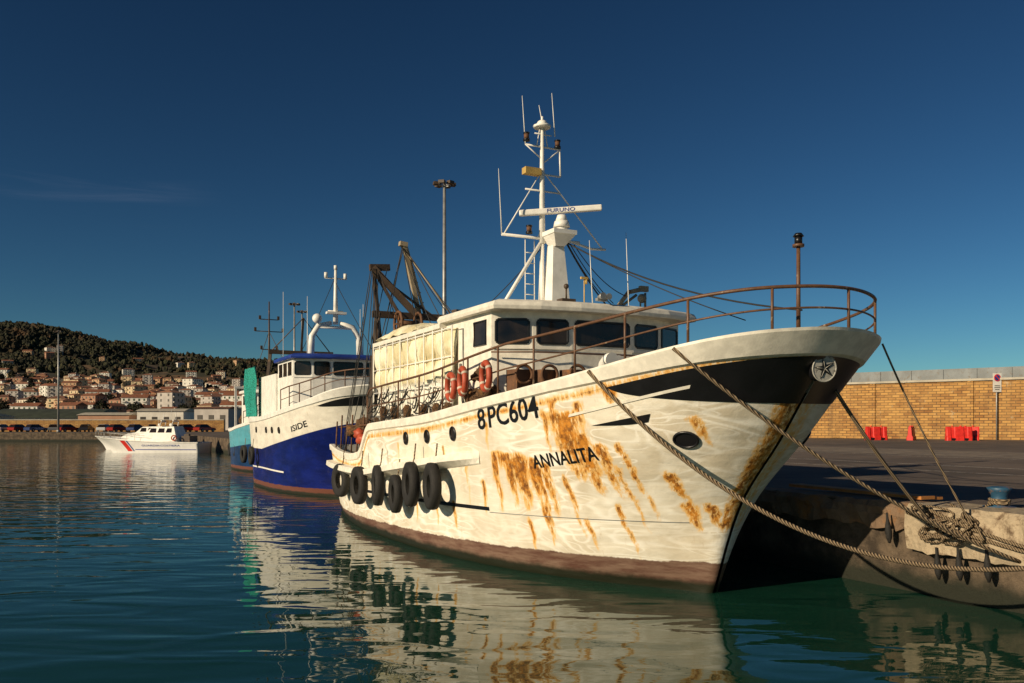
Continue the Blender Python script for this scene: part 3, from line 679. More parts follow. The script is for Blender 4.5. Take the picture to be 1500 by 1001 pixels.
# ---------------------------------------------------------------- patrol boats
HP=Hull(([-1,0,.6,1.1,1.6],[.3,0,-.35,-.8,-1.3]),10.3,([-1.3,0,3,6,10.3],[1.62,1.55,1.35,1.2,1.12]),
        ([0,.05,.15,.35,.6,1],[.02,.25,.75,1.4,1.6,1.5]),([0,.03,.08,.2,.4,.7,1],[.03,.55,.95,1.45,1.75,1.8,1.65]),pf=(1.3,2.))
patm=M('patrol_hull_paint',(.85,.83,.8),.3,var=.05,bump=0)
def patrol(loc,rz,label):
    r=empty('patrol_boat',loc,rz,label=label,category='patrol boat',group='white coast guard boats at the quay')
    build_hull(HP,r,patm,n=90,m=24,bul=.12,deck_mat=white2,trim=white2,rim=(.04,.08,.08))
    for sd in(1,-1):
        for s0,s1,mm,nn in ((1.9,2.5,redp,'red_stripe'),(2.62,2.78,bluep,'blue_stripe')):
            b=MB();G=[]
            for i in range(8):
                row=[]
                for j in range(8):
                    z=.2+(float(HP.sheer(2))-.3)*j/7;s=s0+(s1-s0)*i/7+(1-z)*.7
                    P,n=HP.frame(s,z,sd);row.append(P+n*.012)
                G.append(row)
            b.grid(G);b.obj(nn,[mm],r)
        strip(HP,r,3.4,10.1,lambda s:.42,lambda s:.34,bluep,'waterline_stripe',(sd,),.01,n=20,m=2,fromstem=False)
    vs,fs=text_mesh('GUARDIA COSTIERA',1.);x0=min(v.x for v in vs);x1=max(v.x for v in vs)
    b=MB();out=[]
    for v in vs:
        s=4.2+(v.x-x0)/(x1-x0)*4.2;P,n=HP.frame(s,.72+v.y*.26,-1);out.append(P+n*.014)
    b.add(out,fs);b.obj('hull_lettering',[bluep],r,recalc=False)
    b=MB()
    prof=[(-2.2,1.35),(-3.3,1.95),(-4.2,2.05),(-5.0,2.72),(-7.4,2.8),(-7.9,1.2),(-2.2,1.15)]
    n=len(prof);wd=lambda z:1.35-.35*(z-1.15)/1.65
    vs=[(x,-wd(z),z) for x,z in prof]+[(x,wd(z),z) for x,z in prof]
    b.add(vs,[(i,(i+1)%n,n+(i+1)%n,n+i) for i in range(n)]+[list(range(n)),list(range(n,2*n))[::-1]]);cab=b.obj('cabin',[white2],r,bevel=.04)
    for sd in(1,-1):
        yy=lambda z:sd*(wd(z)+.012)
        for x0_,x1_ in((-4.75,-5.5),(-5.65,-6.4),(-6.55,-7.2)):
            b=MB();b.add([(x0_+.0,yy(2.15),2.15),(x1_,yy(2.15),2.15),(x1_,yy(2.6),2.6),(x0_-.15,yy(2.6),2.6)],[(0,1,2,3)]);b.obj('cabin_window',[glass],cab)
    b=MB();b.add([(-4.24,-.9,2.12),(-4.24,.9,2.12),(-4.86,.85,2.66),(-4.86,-.85,2.66)],[(0,1,2,3)]);b.obj('windscreen',[glass],cab)
    b=MB();b.tube([(-6.9,-.7,2.75),(-7.1,-.6,3.3),(-7.1,.6,3.3),(-6.9,.7,2.75)],.05,6);b.cyl((-7.1,0,3.3),(-7.1,0,4.3),.03);b.box((-7.0,0,3.45),(.15,.9,.1));b.cyl((-6.6,.5,2.8),(-6.9,.5,4.6),.012,seg=5);b.sphere((-6.4,-.3,2.95),.18)
    b.obj('radar_mast',[white2],cab)
    b=MB();pts=[p+Vector((0,0,.55)) for p in HP.path(0,-.05,30,.7)];b.tube(pts,.02,5)
    for p in pts[::5]: b.cyl(p,p-Vector((0,0,.55)),.015,seg=5)
    b.obj('railing',[steel],r)
    b=MB();b.ring((-7.6,1.42,1.6),(0,1,0),.26,.06,0,20,8);b.obj('stern_lifebuoy',[orange],r)
    b=MB();b.box((-8.6,0,1.5),(.9,1.8,.6));b.box((-8.6,.5,1.9),(.5,.4,.2));b.obj('engine_box',[beamm],r)
    return r
patrol(Vector((-42.6,91.0,0)),math.radians(174),'white coast guard patrol boat with red and blue slanted stripes')
patrol(Vector((-48.5,102.0,0)),math.radians(176),'white coast guard patrol boat moored behind its twin')
# ---------------------------------------------------------------- quay, road, walls
def quay_mats():
    m,nt,p=new_mat('asphalt');g=NT(nt)
    c=g.mix(g.ramp(g.noise(.35,9,.65),.3,.7),(.075,.056,.043),(.145,.108,.082))
    c=g.mix(g.ramp(g.noise(1.3,8,.7),.6,.72,0,.6),c,(.2,.155,.115))
    c=g.mix(g.ramp(g.noise(.12,7,.7),.56,.6,0,.6),c,(.05,.038,.03))
    c=g.mix(g.ramp(g.noise(1,9,.75,co=g.mapping((.08,1.2,1),rot=(0,0,1.1))),.58,.66,0,.5),c,(.04,.032,.027))
    g.L(c,p.inputs['Base Color']);p.inputs['Roughness'].default_value=.9
    g.L(g.bump(g.noise(30,6),.01),p.inputs['Normal'])
    m2,nt,p=new_mat('quay_face_concrete');g=NT(nt);X,Y,Z=g.xyz()
    c=g.mix(g.ramp(g.noise(1.6,9,.7),.35,.65),(.04,.028,.018),(.16,.115,.075))
    c=g.mix(g.ramp(g.math('ADD',Z,g.math('MULTIPLY',g.noise(2,6),.5)),.45,.8,1,0),c,(.016,.018,.009))
    g.L(c,p.inputs['Base Color']);p.inputs['Roughness'].default_value=.85;g.L(g.bump(g.noise(5,8,.7),.08),p.inputs['Normal'])
    return m,m2
asph,qface=quay_mats()
capm=M('edge_stone_concrete',(.46,.37,.25),.85,scale=2,var=.4,dirt=(.1,.06,.032),amt=.5,bump=.04,dscale=2)
b=MB();A=W(-40,QT,0);B=W(150,QT,0)
b.prism([(A.x,A.y),(400,A.y),(400,330),(-520,330),(-520,B.y),(B.x,B.y)],-3,QZ,0,1)
b.obj('quay_ground',[asph,qface],kind='structure',label='asphalt quay with a rough concrete face')
def slab(s0,s1,t0,t1,z0,z1,name,mat,jag=0,**k):
    b=MB();n=max(2,int((s1-s0)/.12));G=[]
    for i in range(n+1):
        s=s0+(s1-s0)*i/n;j=lambda a:(noise.noise(Vector((s*1.7,a,3)))+.6*noise.noise(Vector((s*5.1,a,9))))*jag
        G.append([W(s,t1,z0),W(s,t0+j(1),z0+j(2)),W(s,t0+j(8)+.02,(z0+z1)/2),W(s,t0+j(3),z1-.1+j(4)*.7),W(s,t0-.1+j(3),z1+j(5)*.3),W(s,t1,z1)])
    b.grid(G,0,False)
    for r in(G[0],G[-1]): b.add(r,[(0,1,2,3,4,5)])
    return b.obj(name,[mat],**k)
slab(-40,-1.55,QT+.22,QT-.9,.78,QZ+.035,'edge_stone',capm,.09,label='pale chipped concrete edging of the quay',kind='structure')
slab(-1.5,60,QT+.1,QT-.6,1.1,QZ+.03,'edge_ledge',M('broken_ledge',(.2,.13,.08),.9,dirt=(.32,.14,.04),amt=.45,dscale=1.2,bump=.04),.13,kind='structure')
b=MB();b.beam(W(-1.3,QT-.7,QZ+.09),W(2.2,QT-.9,QZ+.1),.35,.06);b.beam(W(-1.3,QT-1.0,QZ+.07),W(1.4,QT-1.2,QZ+.075),.2,.05);b.obj('wooden_plank',[M('rusty_plank',(.5,.2,.05),.8,dirt=(.5,.35,.2),amt=.4)],label='rust-stained plank lying on the quay edge',category='plank')
mk=M('road_paint',(.55,.5,.44),.8,dirt=(.13,.1,.08),amt=.5,dscale=3)
def mark(s0,s1,t0,t1,z=QZ+.005):
    b=MB();b.add([W(s0,t0,z),W(s1,t0,z),W(s1,t1,z),W(s0,t1,z)],[(0,1,2,3)]);b.obj('road_marking',[mk],kind='structure')
mark(-30,90,-17.0,-17.15);mark(-30,90,-13.6,-13.72);mark(-30,90,-24,-24.15)
b=MB();b.add([W(-30,-25,QZ+.004),W(95,-25,QZ+.004),W(95,-33,QZ+.004),W(-30,-33,QZ+.004)],[(0,1,2,3)])
b.obj('pavement',[M('pale_pavement',(.2,.16,.12),.9,scale=.6,dirt=(.11,.085,.065),amt=.5)],kind='structure')
def brick_mat():
    m,nt,p=new_mat('yellow_brick');g=NT(nt)
    uv=g.n('ShaderNodeCombineXYZ');X,Y,Z=g.xyz();g.L(X,uv.inputs[0]);g.L(Z,uv.inputs[1])
    t=g.n('ShaderNodeTexBrick');g.L(uv.outputs[0],t.inputs[0]);t.inputs['Scale'].default_value=1
    t.inputs['Brick Width'].default_value=.75;t.inputs['Row Height'].default_value=.26;t.inputs['Mortar Size'].default_value=.03
    t.inputs['Color1'].default_value=(.52,.28,.08,1);t.inputs['Color2'].default_value=(.27,.12,.035,1);t.inputs['Mortar'].default_value=(.12,.07,.035,1)
    c=g.mix(g.ramp(g.noise(.5,8,.7),.35,.65,0,.35),t.outputs['Color'],(.6,.36,.12))
    c=g.mix(g.ramp(g.noise(1,9,.7,co=g.mapping((.5,.5,.1))),.5,.7,0,.65),c,(.14,.08,.04))
    c=g.mix(g.ramp(g.noise(1,9,.75,co=g.mapping((1.2,1.2,.9))),.6,.66,0,.5),c,(.5,.42,.28))
    g.L(c,p.inputs['Base Color']);p.inputs['Roughness'].default_value=.9
    g.L(g.bump(t.outputs['Fac'],-.03),p.inputs['Normal']);return m
brick=brick_mat();conc=M('pale_concrete',(.46,.42,.34),.8,scale=.7,dirt=(.22,.17,.12),amt=.45,dscale=.7)
wd_=Vector((-.763,.646,0)).normalized();w0=Vector((47,79,QZ))-wd_*45;Lw=115;wrz=math.atan2(-wd_.y,-wd_.x)
wall=empty('brick_wall',w0+wd_*Lw,wrz,label='long yellow brick harbour wall with pale concrete coping',category='wall')
b=MB();b.box((Lw/2,0,2.8),(Lw,.8,5.6));b.obj('wall_face',[brick],wall)
b=MB();b.box((Lw/2,-.05,5.71),(Lw,1.1,.2))
for i in range(0,int(Lw),6): b.box((i,-.3,5.71),(.12,.62,.24))
b.obj('coping',[conc],wall)
b=MB();b.box((Lw/2,2.2,6.0),(Lw,.4,1.9))
for i in range(0,int(Lw),3): b.box((i,1.97,6.1),(.1,.1,1.6))
b.obj('upper_parapet',[M('grey_parapet',(.2,.22,.23),.6,scale=.6,dirt=(.16,.13,.1),amt=.45)],wall)
for i in range(3,int(Lw),9):
    b=MB();b.box((i,-.46,2.8),(.5,.14,5.55));b.box((i,-.5,.25),(.6,.24,.5));b.obj('wall_pier',[brick],wall)
fw=empty('brick_wall',(-178,172,QZ),0,label='low orange brick wall along the far quay',category='wall')
b=MB();b.box((60,0,1.15),(120,.5,2.3));b.obj('wall_face',[brick],fw)
b=MB();b.box((60,0,2.38),(120,.7,.15));b.obj('coping',[conc],fw)
def barrier(loc,rz,L,label):
    r=empty('plastic_barrier',loc,rz,label=label,category='barrier',group='red plastic barriers by the wall')
    b=MB();prof=[(-.3,0),(-.3,.28),(-.2,.45),(-.14,1.15),(-.1,1.25),(.1,1.25),(.14,1.15),(.2,.45),(.3,.28),(.3,0)];n=len(prof)
    xs=[-L/2,-L/2+.08,-L/4-.18,-L/4-.13,-L/4+.13,-L/4+.18,L/4-.18,L/4-.13,L/4+.13,L/4+.18,L/2-.08,L/2];G=[]
    for i,x in enumerate(xs):
        k=.82 if i in(0,11) else (.6 if i in(3,4,7,8) else 1);G.append([(x,y*k,z*(1 if k!=.6 else .95)) for y,z in prof])
    b.grid(G,0,False)
    for row in(G[0],G[-1]):b.add(row,[list(range(n))])
    b.obj('barrier_body',[redp],r,bevel=.02)
    for x in(-L/4,L/4):
        b=MB();b.cyl((x,0,1.22),(x,0,1.34),.1,seg=10);b.obj('filler_cap',[redp],r)
        b=MB();b.box((x,-.305,.14),(.35,.03,.16));b.obj('lifting_slot',[black],r)
barrier((33.8,79.2,QZ),.1,2.0,'red water-filled barrier standing by the brick wall')
barrier((36.6,78.2,QZ),1.0,2.0,'red plastic barrier turned at an angle by the brick wall')
barrier((40.1,76.6,QZ),-.12,2.2,'red plastic barrier beside its pair near the brick wall')
barrier((41.3,77.5,QZ),-.5,2.0,'red plastic barrier half hidden behind another one')
sg=empty('road_sign',(45.2,79.6,QZ),math.radians(8),label='no stopping sign with white panel on a grey pole',category='road sign')
b=MB();b.cyl((0,0,0),(0,0,6.3),.06);b.obj('pole',[steel],sg)
b=MB();b.box((0,-.08,5.35),(.85,.03,1.75));pan=b.obj('sign_panel',[white2],sg)
b=MB();b.cyl((0,-.1,5.8),(0,-.12,5.8),.34,seg=28,mat=1);b.cyl((0,-.12,5.8),(0,-.125,5.8),.26,seg=28,mat=0);b.beam((-.2,-.135,6.0),(.2,-.135,5.6),.02,.09,1);b.obj('no_stopping_disc',[bluep,redp],pan)
b=MB();b.box((0,-.1,5.05),(.55,.01,.07));b.box((0,-.1,4.88),(.6,.01,.06));b.box((0,-.1,4.7),(.45,.01,.06));b.obj('panel_lines',[black],pan)
bo=empty('mooring_bollard',W(-2.6,-4.06,QZ),RZ,label='blue painted mooring bollard on the quay edge',category='bollard')
b=MB();b.tube([(0,0,0),(0,0,.04),(0,0,.05),(0,0,.22),(0,0,.3),(0,0,.36),(0,0,.38)],[.26,.26,.14,.125,.16,.2,.12],20);b.obj('bollard_post',[bollm],bo)
b=MB();b.ring((0,0,.1),(0,0,1),.15,.028);b.ring((0,.01,.15),(0.05,0,1),.15,.028);b.obj('rope_turns',[ropem],bo)
def rope(pts,r,label):
    b=MB();b.tube(pts,r,8);return b.obj('mooring_rope',[ropem],label=label,category='rope',group='mooring ropes between boat and quay')
P0=H1.path(-.02,.08,200)
def rim_at(s,side=1,dz=0.):
    c=[p for p in P0 if p.y*side<=0];q=min(c,key=lambda p:abs(-p.x-s));return W(-q.x,-q.y,q.z+dz)
rope(sag(rim_at(.35),(8.9,11.2,1.6),1.62,40),.036,'thick slack rope running low from the boat to the quay')
rope(sag(rim_at(-1.45),(7.95,13.35,.85),.3,30),.03,'taut rope from the bow down to the quay face')
rope(sag(rim_at(-2.35,-1),W(-2.9,QT+.25,1.25),.12,20),.017,'thin rope from the bow to the quay edge')
Pf,nf=H1.frame(-2.0,3.55,-1);Pf=Pf+nf*.0
rope(sag(W(-Pf.x,-Pf.y,Pf.z),W(-2.2,QT+.25,1.2),.1,20),.032,'dark rope from the bow fairlead to the quay edge')
rope(sag(W(-1.6,QT+.27,1.45),W(-5.5,QT+.3,.9),.12,20),.03,'rope trailing along the quay face')
rope(sag(W(-1.9,QT+.3,1.6),W(-5.2,QT+.32,1.0),.16,20),.03,'rope trailing along the quay face')
rope(sag(W(-2.2,QT-.1,1.62),W(-4.8,QT+.3,.78),.1,20),.026,'rope trailing along the quay face')
rope(sag(W(-2.6,-3.95,QZ+.12),W(-2.1,QT+.3,1.3),.05,14),.024,'short rope from the bollard over the quay edge')
for k in range(12):
    c=W(-1.9-1.1*random.random(),QT+.27,1.32+random.uniform(-.25,.2));pts=[]
    R=random.uniform(.08,.2);tl=random.uniform(-.6,.6)
    for i in range(20):
        a=2*math.pi*i/20;rr=R*(1+.45*noise.noise(Vector((math.cos(a)*1.3,math.sin(a)*1.3,k*3.1))));e=math.cos(a)*rr*1.7;f_=math.sin(a)*rr*.7
        pts.append(c+U*(e*math.cos(tl)-f_*math.sin(tl))+Vector((0,0,e*math.sin(tl)+f_*math.cos(tl)))-PORT*(.06+.07*math.sin(a*2+k)))
    b=MB();b.tube(pts,random.choice((.018,.024,.028)),7,closed=True);b.obj('rope_coil',[ropem],label='loop of worn rope hanging on the quay edge',category='rope',group='loops of rope on the quay edge')
for s,z in ((-2.6,.45),(-2.2,.4),(-3.1,.5),(-1.2,.9)):
    b=MB();p0=W(s,QT+.28,z+.5);b.tube(sag(p0,p0+Vector((.05,0,-.55)),0,5),[.02,.025,.05,.065,.06,.02],8)
    b.obj('rubber_fender',[rubber],label='black rubber fender hanging on the quay face',category='fender',group='small fenders on the quay face')
# ---------------------------------------------------------------- lamp masts
lamp=empty('lamp_post',(-4.75,60,QZ),0,label='tall grey harbour lighting mast with a crown of floodlights',category='lamp post',group='tall harbour lighting masts')
b=MB();b.tube([(0,0,0),(0,0,18.6)],[.2,.1],12);b.cyl((0,0,0),(0,0,.5),.3);b.obj('pole',[steel],lamp)
b=MB();b.ring((0,0,18.3),(0,0,1),.45,.05,0,16,6)
for k in range(4):
    a=k*math.pi/2;b.tube([(0,0,18.3),(.45*math.cos(a),.45*math.sin(a),18.3)],.04,5)
b.obj('lamp_crown',[steel],lamp)
for k in range(6):
    a=k*math.pi/3+.3;b=MB();b.box((.62*math.cos(a),.62*math.sin(a),18.35),(.34,.42,.2),0,a);b.obj('floodlight',[beamm],lamp)
for (x,y,s) in ((-80.8,152,.98),(-30.6,120,1.0),(-31.5,128,1.0)): copy_thing(lamp,(x,y,QZ),.4,s)
# ---------------------------------------------------------------- cars
def car_mesh():
    b=MB()
    def ext(prof,w0,w1,zsplit,mat):
        n=len(prof);vs=[]
        for sd in(-1,1):
            for x,z in prof: vs.append((x,sd*(w0 if z<zsplit else w1),z))
        b.add(vs,[(i,(i+1)%n,n+(i+1)%n,n+i) for i in range(n)]+[list(range(n)),list(range(n,2*n))[::-1]],mat)
    ext([(-2.1,.3),(-2.15,.7),(-2.0,.9),(.9,.92),(1.9,.75),(2.1,.55),(2.05,.3)],.85,.82,.8,0)
    ext([(-1.9,.9),(-1.5,1.42),(.1,1.45),(.95,.92)],.78,.62,1.2,1)
    b.box((-.7,0,1.46),(1.7,1.2,.05),0)
    return b
carcols=[(.5,.5,.52),(.03,.03,.04),(.7,.7,.7),(.35,.03,.02),(.05,.08,.2),(.25,.25,.26)]
cars=[]
for i,c in enumerate(carcols):
    r=empty('parked_car',(0,0,-50),0,label=['silver','black','white','dark red','navy blue','grey'][i]+' parked car on the far quay',category='car',group='cars parked on the far quay')
    car_mesh().obj('body',[M('car_paint_%d'%i,c,.25,.3,var=.03,bump=0),glass],r,bevel=.03)
    for x in(-1.3,1.3):
        for y in(-.8,.8):
            b=MB();b.cyl((x,y-.1,.32),(x,y+.1,.32),.32,seg=14);b.cyl((x,y-.11,.32),(x,y+.11,.32),.17,seg=10,mat=1);b.obj('wheel',[rubber,steel],r)
    cars.append(r)
for i in range(15):
    k=i%6 if i<6 else random.randrange(6);loc=(-106+i*3.3+random.uniform(-.4,.4),166+random.uniform(-1,1),QZ);rz=math.pi/2+random.uniform(-.5,.5)
    if i<6: cars[k].location=loc;cars[k].rotation_euler=(0,0,rz)
    else: copy_thing(cars[k],loc,rz)
# ---------------------------------------------------------------- terrain
ridge=Curve([-2600,-1300,-840,-773,-717,-683,-600,-571,-504,-470,-414,-325,-213,-56,80,1600],[140,170,158,159,149,135,125,112,110,101,102,90,60,20,3,3])
prof=Curve([300,360,480,620,800,1100,1400,1800,3500],[0,.03,.13,.25,.4,.66,1,.85,.6])
def hgt(x,y):
    r=float(ridge(x));p=float(prof(y))
    return 1.45+r*p+ (noise.fractal(Vector((x/160,y/160,0)),1,2,5)*9)*min(1,r/60)*min(1,max(0,(y-480)/300))
def terr_mat():
    m,nt,p=new_mat('hillside_ground');g=NT(nt)
    n=g.noise(.006,8,.6,dist=.5)
    c=g.mix(g.ramp(n,.44,.5),(.03,.028,.012),(.16,.09,.04))
    c=g.mix(g.ramp(g.noise(.011,6,.6),.52,.56),c,(.075,.05,.022))
    c=g.mix(g.ramp(g.noise(.08,8,.7),.4,.6,0,.7),c,(.025,.022,.01))
    g.L(c,p.inputs['Base Color']);p.inputs['Roughness'].default_value=1;return m
xs=np.concatenate([np.arange(-2600,-1000,80),np.arange(-1000,0,12),np.arange(0,1700,120)]);ys=np.concatenate([np.arange(300,1500,14),np.arange(1500,3600,120)])
b=MB();b.grid([[(x,y,hgt(x,y)) for y in ys] for x in xs]);b.obj('hillside_terrain',[terr_mat()],kind='structure',label='wooded hills with tan fields behind the town')
leaf=M('woodland_foliage',(.026,.027,.010),.95,scale=.12,var=.8,dirt=(.07,.036,.014),amt=.47,dscale=.03,bump=.3)
ico=bmesh.new();bmesh.ops.create_icosphere(ico,subdivisions=2,radius=1);iv=[v.co.copy() for v in ico.verts];ico.verts.index_update();ifc=[[v.index for v in f.verts] for f in ico.faces];ico.free()
b=MB();cnt=0
while cnt<7400:
    y=random.uniform(700,1480);x=random.uniform(-.66,-.12)*y if random.random()<.93 else random.uniform(-1.,.02)*y
    d=noise.noise(Vector((x/120,y/120,7)));q=noise.noise(Vector((x/45,y/45,2)))
    dens=.02+1.*d+.6*q+(.3 if y>1050 else -.15)+(.3 if x<-.44*y and y>900 else 0)
    if random.random()>dens: continue
    z=hgt(x,y);r=random.uniform(1.5,3.6);o=Vector((x,y,0));hh=random.uniform(.7,1.7)
    b.add([(x+v.x*r*(1+.8*noise.noise(v*2.4+o)),y+v.y*r*(1+.8*noise.noise(v*2.4+o)),z+r*.5+v.z*r*hh*(1+.9*noise.noise(v*2.8+o))) for v in iv],ifc,0,False);cnt+=1
b.obj('woodland',[leaf],kind='stuff',label='dark mixed woodland covering the hills',recalc=False)
# ---------------------------------------------------------------- town
roofm=[M('terracotta_tiles_%d'%i,c,.85,scale=.8,var=.3) for i,c in enumerate([(.24,.09,.045),(.17,.075,.045),(.28,.13,.075)])]
wallc=[(.62,.54,.42),(.74,.7,.62),(.5,.31,.18),(.4,.22,.14),(.62,.48,.3),(.48,.44,.4),(.76,.73,.66)]
wallms=[M('house_plaster_%d'%i,c,.85,scale=.5,var=.12,bump=0) for i,c in enumerate(wallc)]
winm=M('shuttered_opening',(.06,.05,.04),.5,bump=0);shut=M('green_shutters',(.05,.09,.05),.7,bump=0)
def house(w,d,st,hip):
    b=MB();h=st*3.0;b.box((0,0,h/2-2),(w,d,h+4),0)
    o=.4;r=w*.11+.5
    if hip: b.add([(-w/2-o,-d/2-o,h),(w/2+o,-d/2-o,h),(w/2+o,d/2+o,h),(-w/2-o,d/2+o,h),(-w/5,0,h+r),(w/5,0,h+r)],[(0,1,5,4),(1,2,5),(2,3,4,5),(3,0,4),(3,2,1,0)],1)
    else: b.add([(-w/2-o,-d/2-o,h),(w/2+o,-d/2-o,h),(w/2+o,d/2+o,h),(-w/2-o,d/2+o,h),(-w/2-o,0,h+r),(w/2+o,0,h+r)],[(0,1,5,4),(1,2,5),(2,3,4,5),(3,0,4),(3,2,1,0)],1)
    b.box((w*.22,d*.1,h+r*.9),(.7,.7,1.6),0)
    n=max(2,int(w/2.8))
    for f in range(st):
        for k in range(n):
            x=-w/2+(k+.5)*w/n
            for sd in(-1,1): b.box((x,sd*(d/2+.02),f*3+1.7),(1.0,.08,1.4),2)
            if k%2==0 and f>0: b.box((x,-(d/2+.5),f*3+.75),(w/n*.8,1.0,.7),0)
        for k in range(2):
            for sd in(-1,1): b.box((sd*(w/2+.02),-d/2+(k+.5)*d/2,f*3+1.7),(.08,1.0,1.4),2)
    return b
variants=[]
for i in range(14):
    w=random.uniform(8,17);st=random.choice((2,3,3,4,5));o=house(w,random.uniform(8,11),st,i%3!=0).obj('house',[wallms[i%7],roofm[i%3],winm if i%2 else shut],label=['cream','white','ochre','reddish','yellow','grey','pale'][i%7]+' plastered house with a terracotta roof in the hillside town',category='house',group='houses of the hillside town')
    variants.append(o)
placed=[];i=0;tries=0
while len(placed)<280 and tries<30000:
    tries+=1
    y=random.uniform(310,900)
    x=random.uniform(-.62,-.27)*y
    k=noise.noise(Vector((x/70,y/70,5)))
    dens=(1. if y<640 else .85-.6*(y-640)/260)+.5*k
    if x<-.52*y: dens*=.5
    if random.random()>dens: continue
    if any((x-a)**2+(y-c)**2<12.5**2 for a,c in placed): continue
    placed.append((x,y));z=hgt(x,y);rz=random.choice((0,.3,-.4,1.2,.1))+random.uniform(-.15,.15)
    if i<14: o=variants[i]
    else: o=variants[random.randrange(14)].copy();COL.objects.link(o)
    o.location=(x,y,z);o.rotation_euler=(0,0,rz);sc=random.uniform(.6,.95)*(.75 if y<420 else 1);o.scale=(sc,)*3;i+=1
for k in range(18):
    y=random.uniform(900,1250);x=random.uniform(-.6,-.3)*y;o=variants[k%14].copy();COL.objects.link(o);o.location=(x,y,hgt(x,y)+1);o.rotation_euler=(0,0,random.random());o.scale=(.8,)*3;o['label']='farmhouse with a terracotta roof among trees on the hill'
def tree_proto(h):
    r=empty('tree',(0,0,-60),0,label='dark evergreen tree standing among the town houses',category='tree',group='trees among the houses')
    b=MB();b.tube([(0,0,-1),(0.1,0,h*.3),(0,.1,h*.7)],[.3,.22,.08],7)
    for k in range(5):
        a=k*1.3;b.tube([(0,0,h*(.3+.06*k)),(math.cos(a)*h*.2,math.sin(a)*h*.2,h*(.5+.06*k))],[.12,.04],5)
    b.obj('trunk',[M('bark',(.08,.05,.03),.9)],r)
    b=MB()
    for k in range(900):
        v=Vector((random.gauss(0,1),random.gauss(0,1),random.gauss(0,1))).normalized();f=random.uniform(.55,1)*(1+.4*noise.noise(v*2.+Vector((h,0,0))))
        c=Vector((v.x*h*.3*f,v.y*h*.3*f,h*.62+v.z*h*.38*f));n=Vector((random.gauss(0,1),random.gauss(0,1),random.gauss(0,1))).normalized();u=n.orthogonal().normalized()*.42;w=n.cross(u)
        b.add([c-u,c+w,c+u,c-w],[(0,1,2,3)])
    b.obj('crown',[leaf],r,recalc=False);return r
tp=[tree_proto(8),tree_proto(11)];n=0;tries=0
while n<120 and tries<20000:
    tries+=1
    y=random.uniform(310,860);x=random.uniform(-.64,-.27)*y
    if any((x-a)**2+(y-c)**2<8**2 for a,c in placed): continue
    z=hgt(x,y)
    if n<2: tp[n].location=(x,y,z)
    else: copy_thing(tp[n%2],(x,y,z),random.random()*6,random.uniform(.6,1.1))
    n+=1
def shed(loc,w,d,h,arch,wm,rm,label,rz=0,doors=3):
    r=empty('warehouse',loc,rz,label=label,category='warehouse');b=MB();b.box((0,0,h/2),(w,d,h));b.obj('shed_wall',[wm],r)
    b=MB()
    G=[]
    for x in(-w/2-.4,w/2+.4):
        G.append([(x,-d/2-.4+(d+.8)*k/12,h+.02+arch*math.sin(math.pi*k/12)) for k in range(13)])
    b.grid(G,0,False)
    for row in G: b.add(row,[list(range(13))])
    b.obj('shed_roof',[rm],r)
    for k in range(doors):
        b=MB();b.box((-w/2+(k+.5)*w/doors,-d/2-.03,h*.35),(w/doors*.45,.1,h*.7));b.obj('shed_door',[winm],r)
greenr=M('green_sheet_roof',(.05,.06,.04),.6,scale=.4)
shed((-160,210,QZ),62,22,3.4,1.0,wallms[0],conc,'long beige harbour warehouse on the far quay',0,9)
shed((-139,262,QZ),30,24,3.2,3.,wallms[6],greenr,'warehouse with a dark green arched roof',.1,3)
shed((-95,235,QZ),12,12,5.,.8,wallms[1],conc,'white harbour office on the far quay',.1,4)
shed((-76,222,QZ),9,10,5.5,.6,wallms[5],roofm[1],'grey harbour building with reddish roof',-.1,3)
shed((-112,240,QZ),14,12,4.,.8,wallms[3],conc,'reddish harbour building on the far quay',0,4)
# ---------------------------------------------------------------- water
m,nt,p=new_mat('harbour_water');g=NT(nt)
c=g.mix(g.ramp(g.noise(.05,4),.3,.7),(.005,.034,.022),(.008,.046,.03))
g.L(c,p.inputs['Base Color']);p.inputs['Roughness'].default_value=.012;p.inputs['IOR'].default_value=1.333
p.inputs['Specular Tint'].default_value=(1,.97,.8,1)
n1=g.noise(1,1,.4,co=g.mapping((.55,1.3,1),rot=(0,0,.2)),dist=.7);n2=g.noise(1,2,.5,co=g.mapping((1.4,3.6,1),rot=(0,0,-.15)),dist=.4)
n3=g.noise(.16,2,.5);n4=g.noise(1,2,.5,co=g.mapping((3.2,7,1),rot=(0,0,.1)))
far=g.ramp(g.noise(.035,3),.4,.6,.3,1.)
bb=g.bump(n1,.032);bb=g.bump(g.math('MULTIPLY',n2,far),.008,nrm=bb);bb=g.bump(g.math('MULTIPLY',n4,far),.0015,nrm=bb);bb=g.bump(n3,.03,nrm=bb)
g.L(bb,p.inputs['Normal'])
b=MB();b.add([(-6000,-60,0),(6000,-60,0),(6000,9000,0),(-6000,9000,0)],[(0,1,2,3)]);b.obj('harbour_water',[m],kind='structure',label='calm dark green harbour water with gentle ripples')
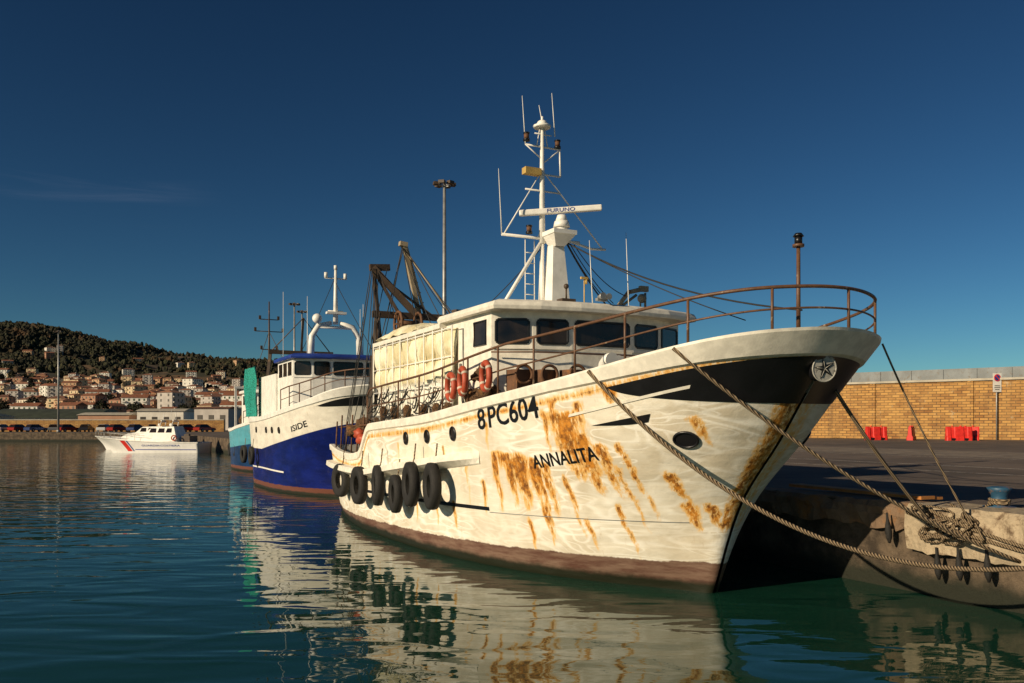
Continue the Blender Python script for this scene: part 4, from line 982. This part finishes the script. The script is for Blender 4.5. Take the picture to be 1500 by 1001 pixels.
# ---------------------------------------------------------------- light, sky, camera
el=math.radians(21);d=Vector((-.80*math.cos(el),-.6*math.cos(el),math.sin(el)))
sl=bpy.data.lights.new('sun','SUN');sl.energy=5.;sl.angle=math.radians(.5);sl.color=(1,.82,.57)
so=bpy.data.objects.new('sun',sl);COL.objects.link(so);so.rotation_euler=d.to_track_quat('Z','Y').to_euler()
w=bpy.data.worlds.new('World');scene.world=w;w.use_nodes=True;nt=w.node_tree;nt.nodes.clear()
g=NT(nt);out=g.n('ShaderNodeOutputWorld');bg=g.n('ShaderNodeBackground');sky=g.n('ShaderNodeTexSky');sky.sky_type='NISHITA';sky.sun_disc=False
sky.sun_elevation=el;sky.sun_rotation=math.atan2(d.x,d.y);sky.air_density=1.;sky.dust_density=.1;sky.ozone_density=3.;sky.altitude=1500
gm=g.n('ShaderNodeGamma');g.L(sky.outputs[0],gm.inputs[0]);gm.inputs[1].default_value=1.5
gen=g.nt.nodes['Texture Coordinate'].outputs['Generated']
X,Y,Z=g.xyz(gen)
tint=g.mix(1.0,gm.outputs[0],(.2,.29,.28),'MULTIPLY')
cl=g.noise(1,7,.62,co=g.mapping((3.5,3.5,34),(.3,0,.2),co=gen),dist=.6)
mk_=g.math('MULTIPLY',g.ramp(cl,.48,.75),g.math('MULTIPLY',g.math('MULTIPLY',g.ramp(Z,.205,.23),g.ramp(Z,.245,.27,1,0)),g.ramp(X,-.3,-.4)))
colr=g.mix(g.math('MULTIPLY',mk_,.35),tint,(1.5,2.2,3.6))
g.L(colr,bg.inputs[0]);bg.inputs[1].default_value=.06;g.L(bg.outputs[0],out.inputs[0])
cam=bpy.data.cameras.new('camera');cam.lens=30;cam.sensor_width=36;cam.shift_y=.081;cam.clip_end=20000;cam.clip_start=.1
co=bpy.data.objects.new('camera',cam);COL.objects.link(co);co.location=(0,0,3.0);co.rotation_euler=(math.radians(90),0,0);scene.camera=co
scene.view_settings.view_transform='Standard';scene.view_settings.look='None';scene.view_settings.exposure=0
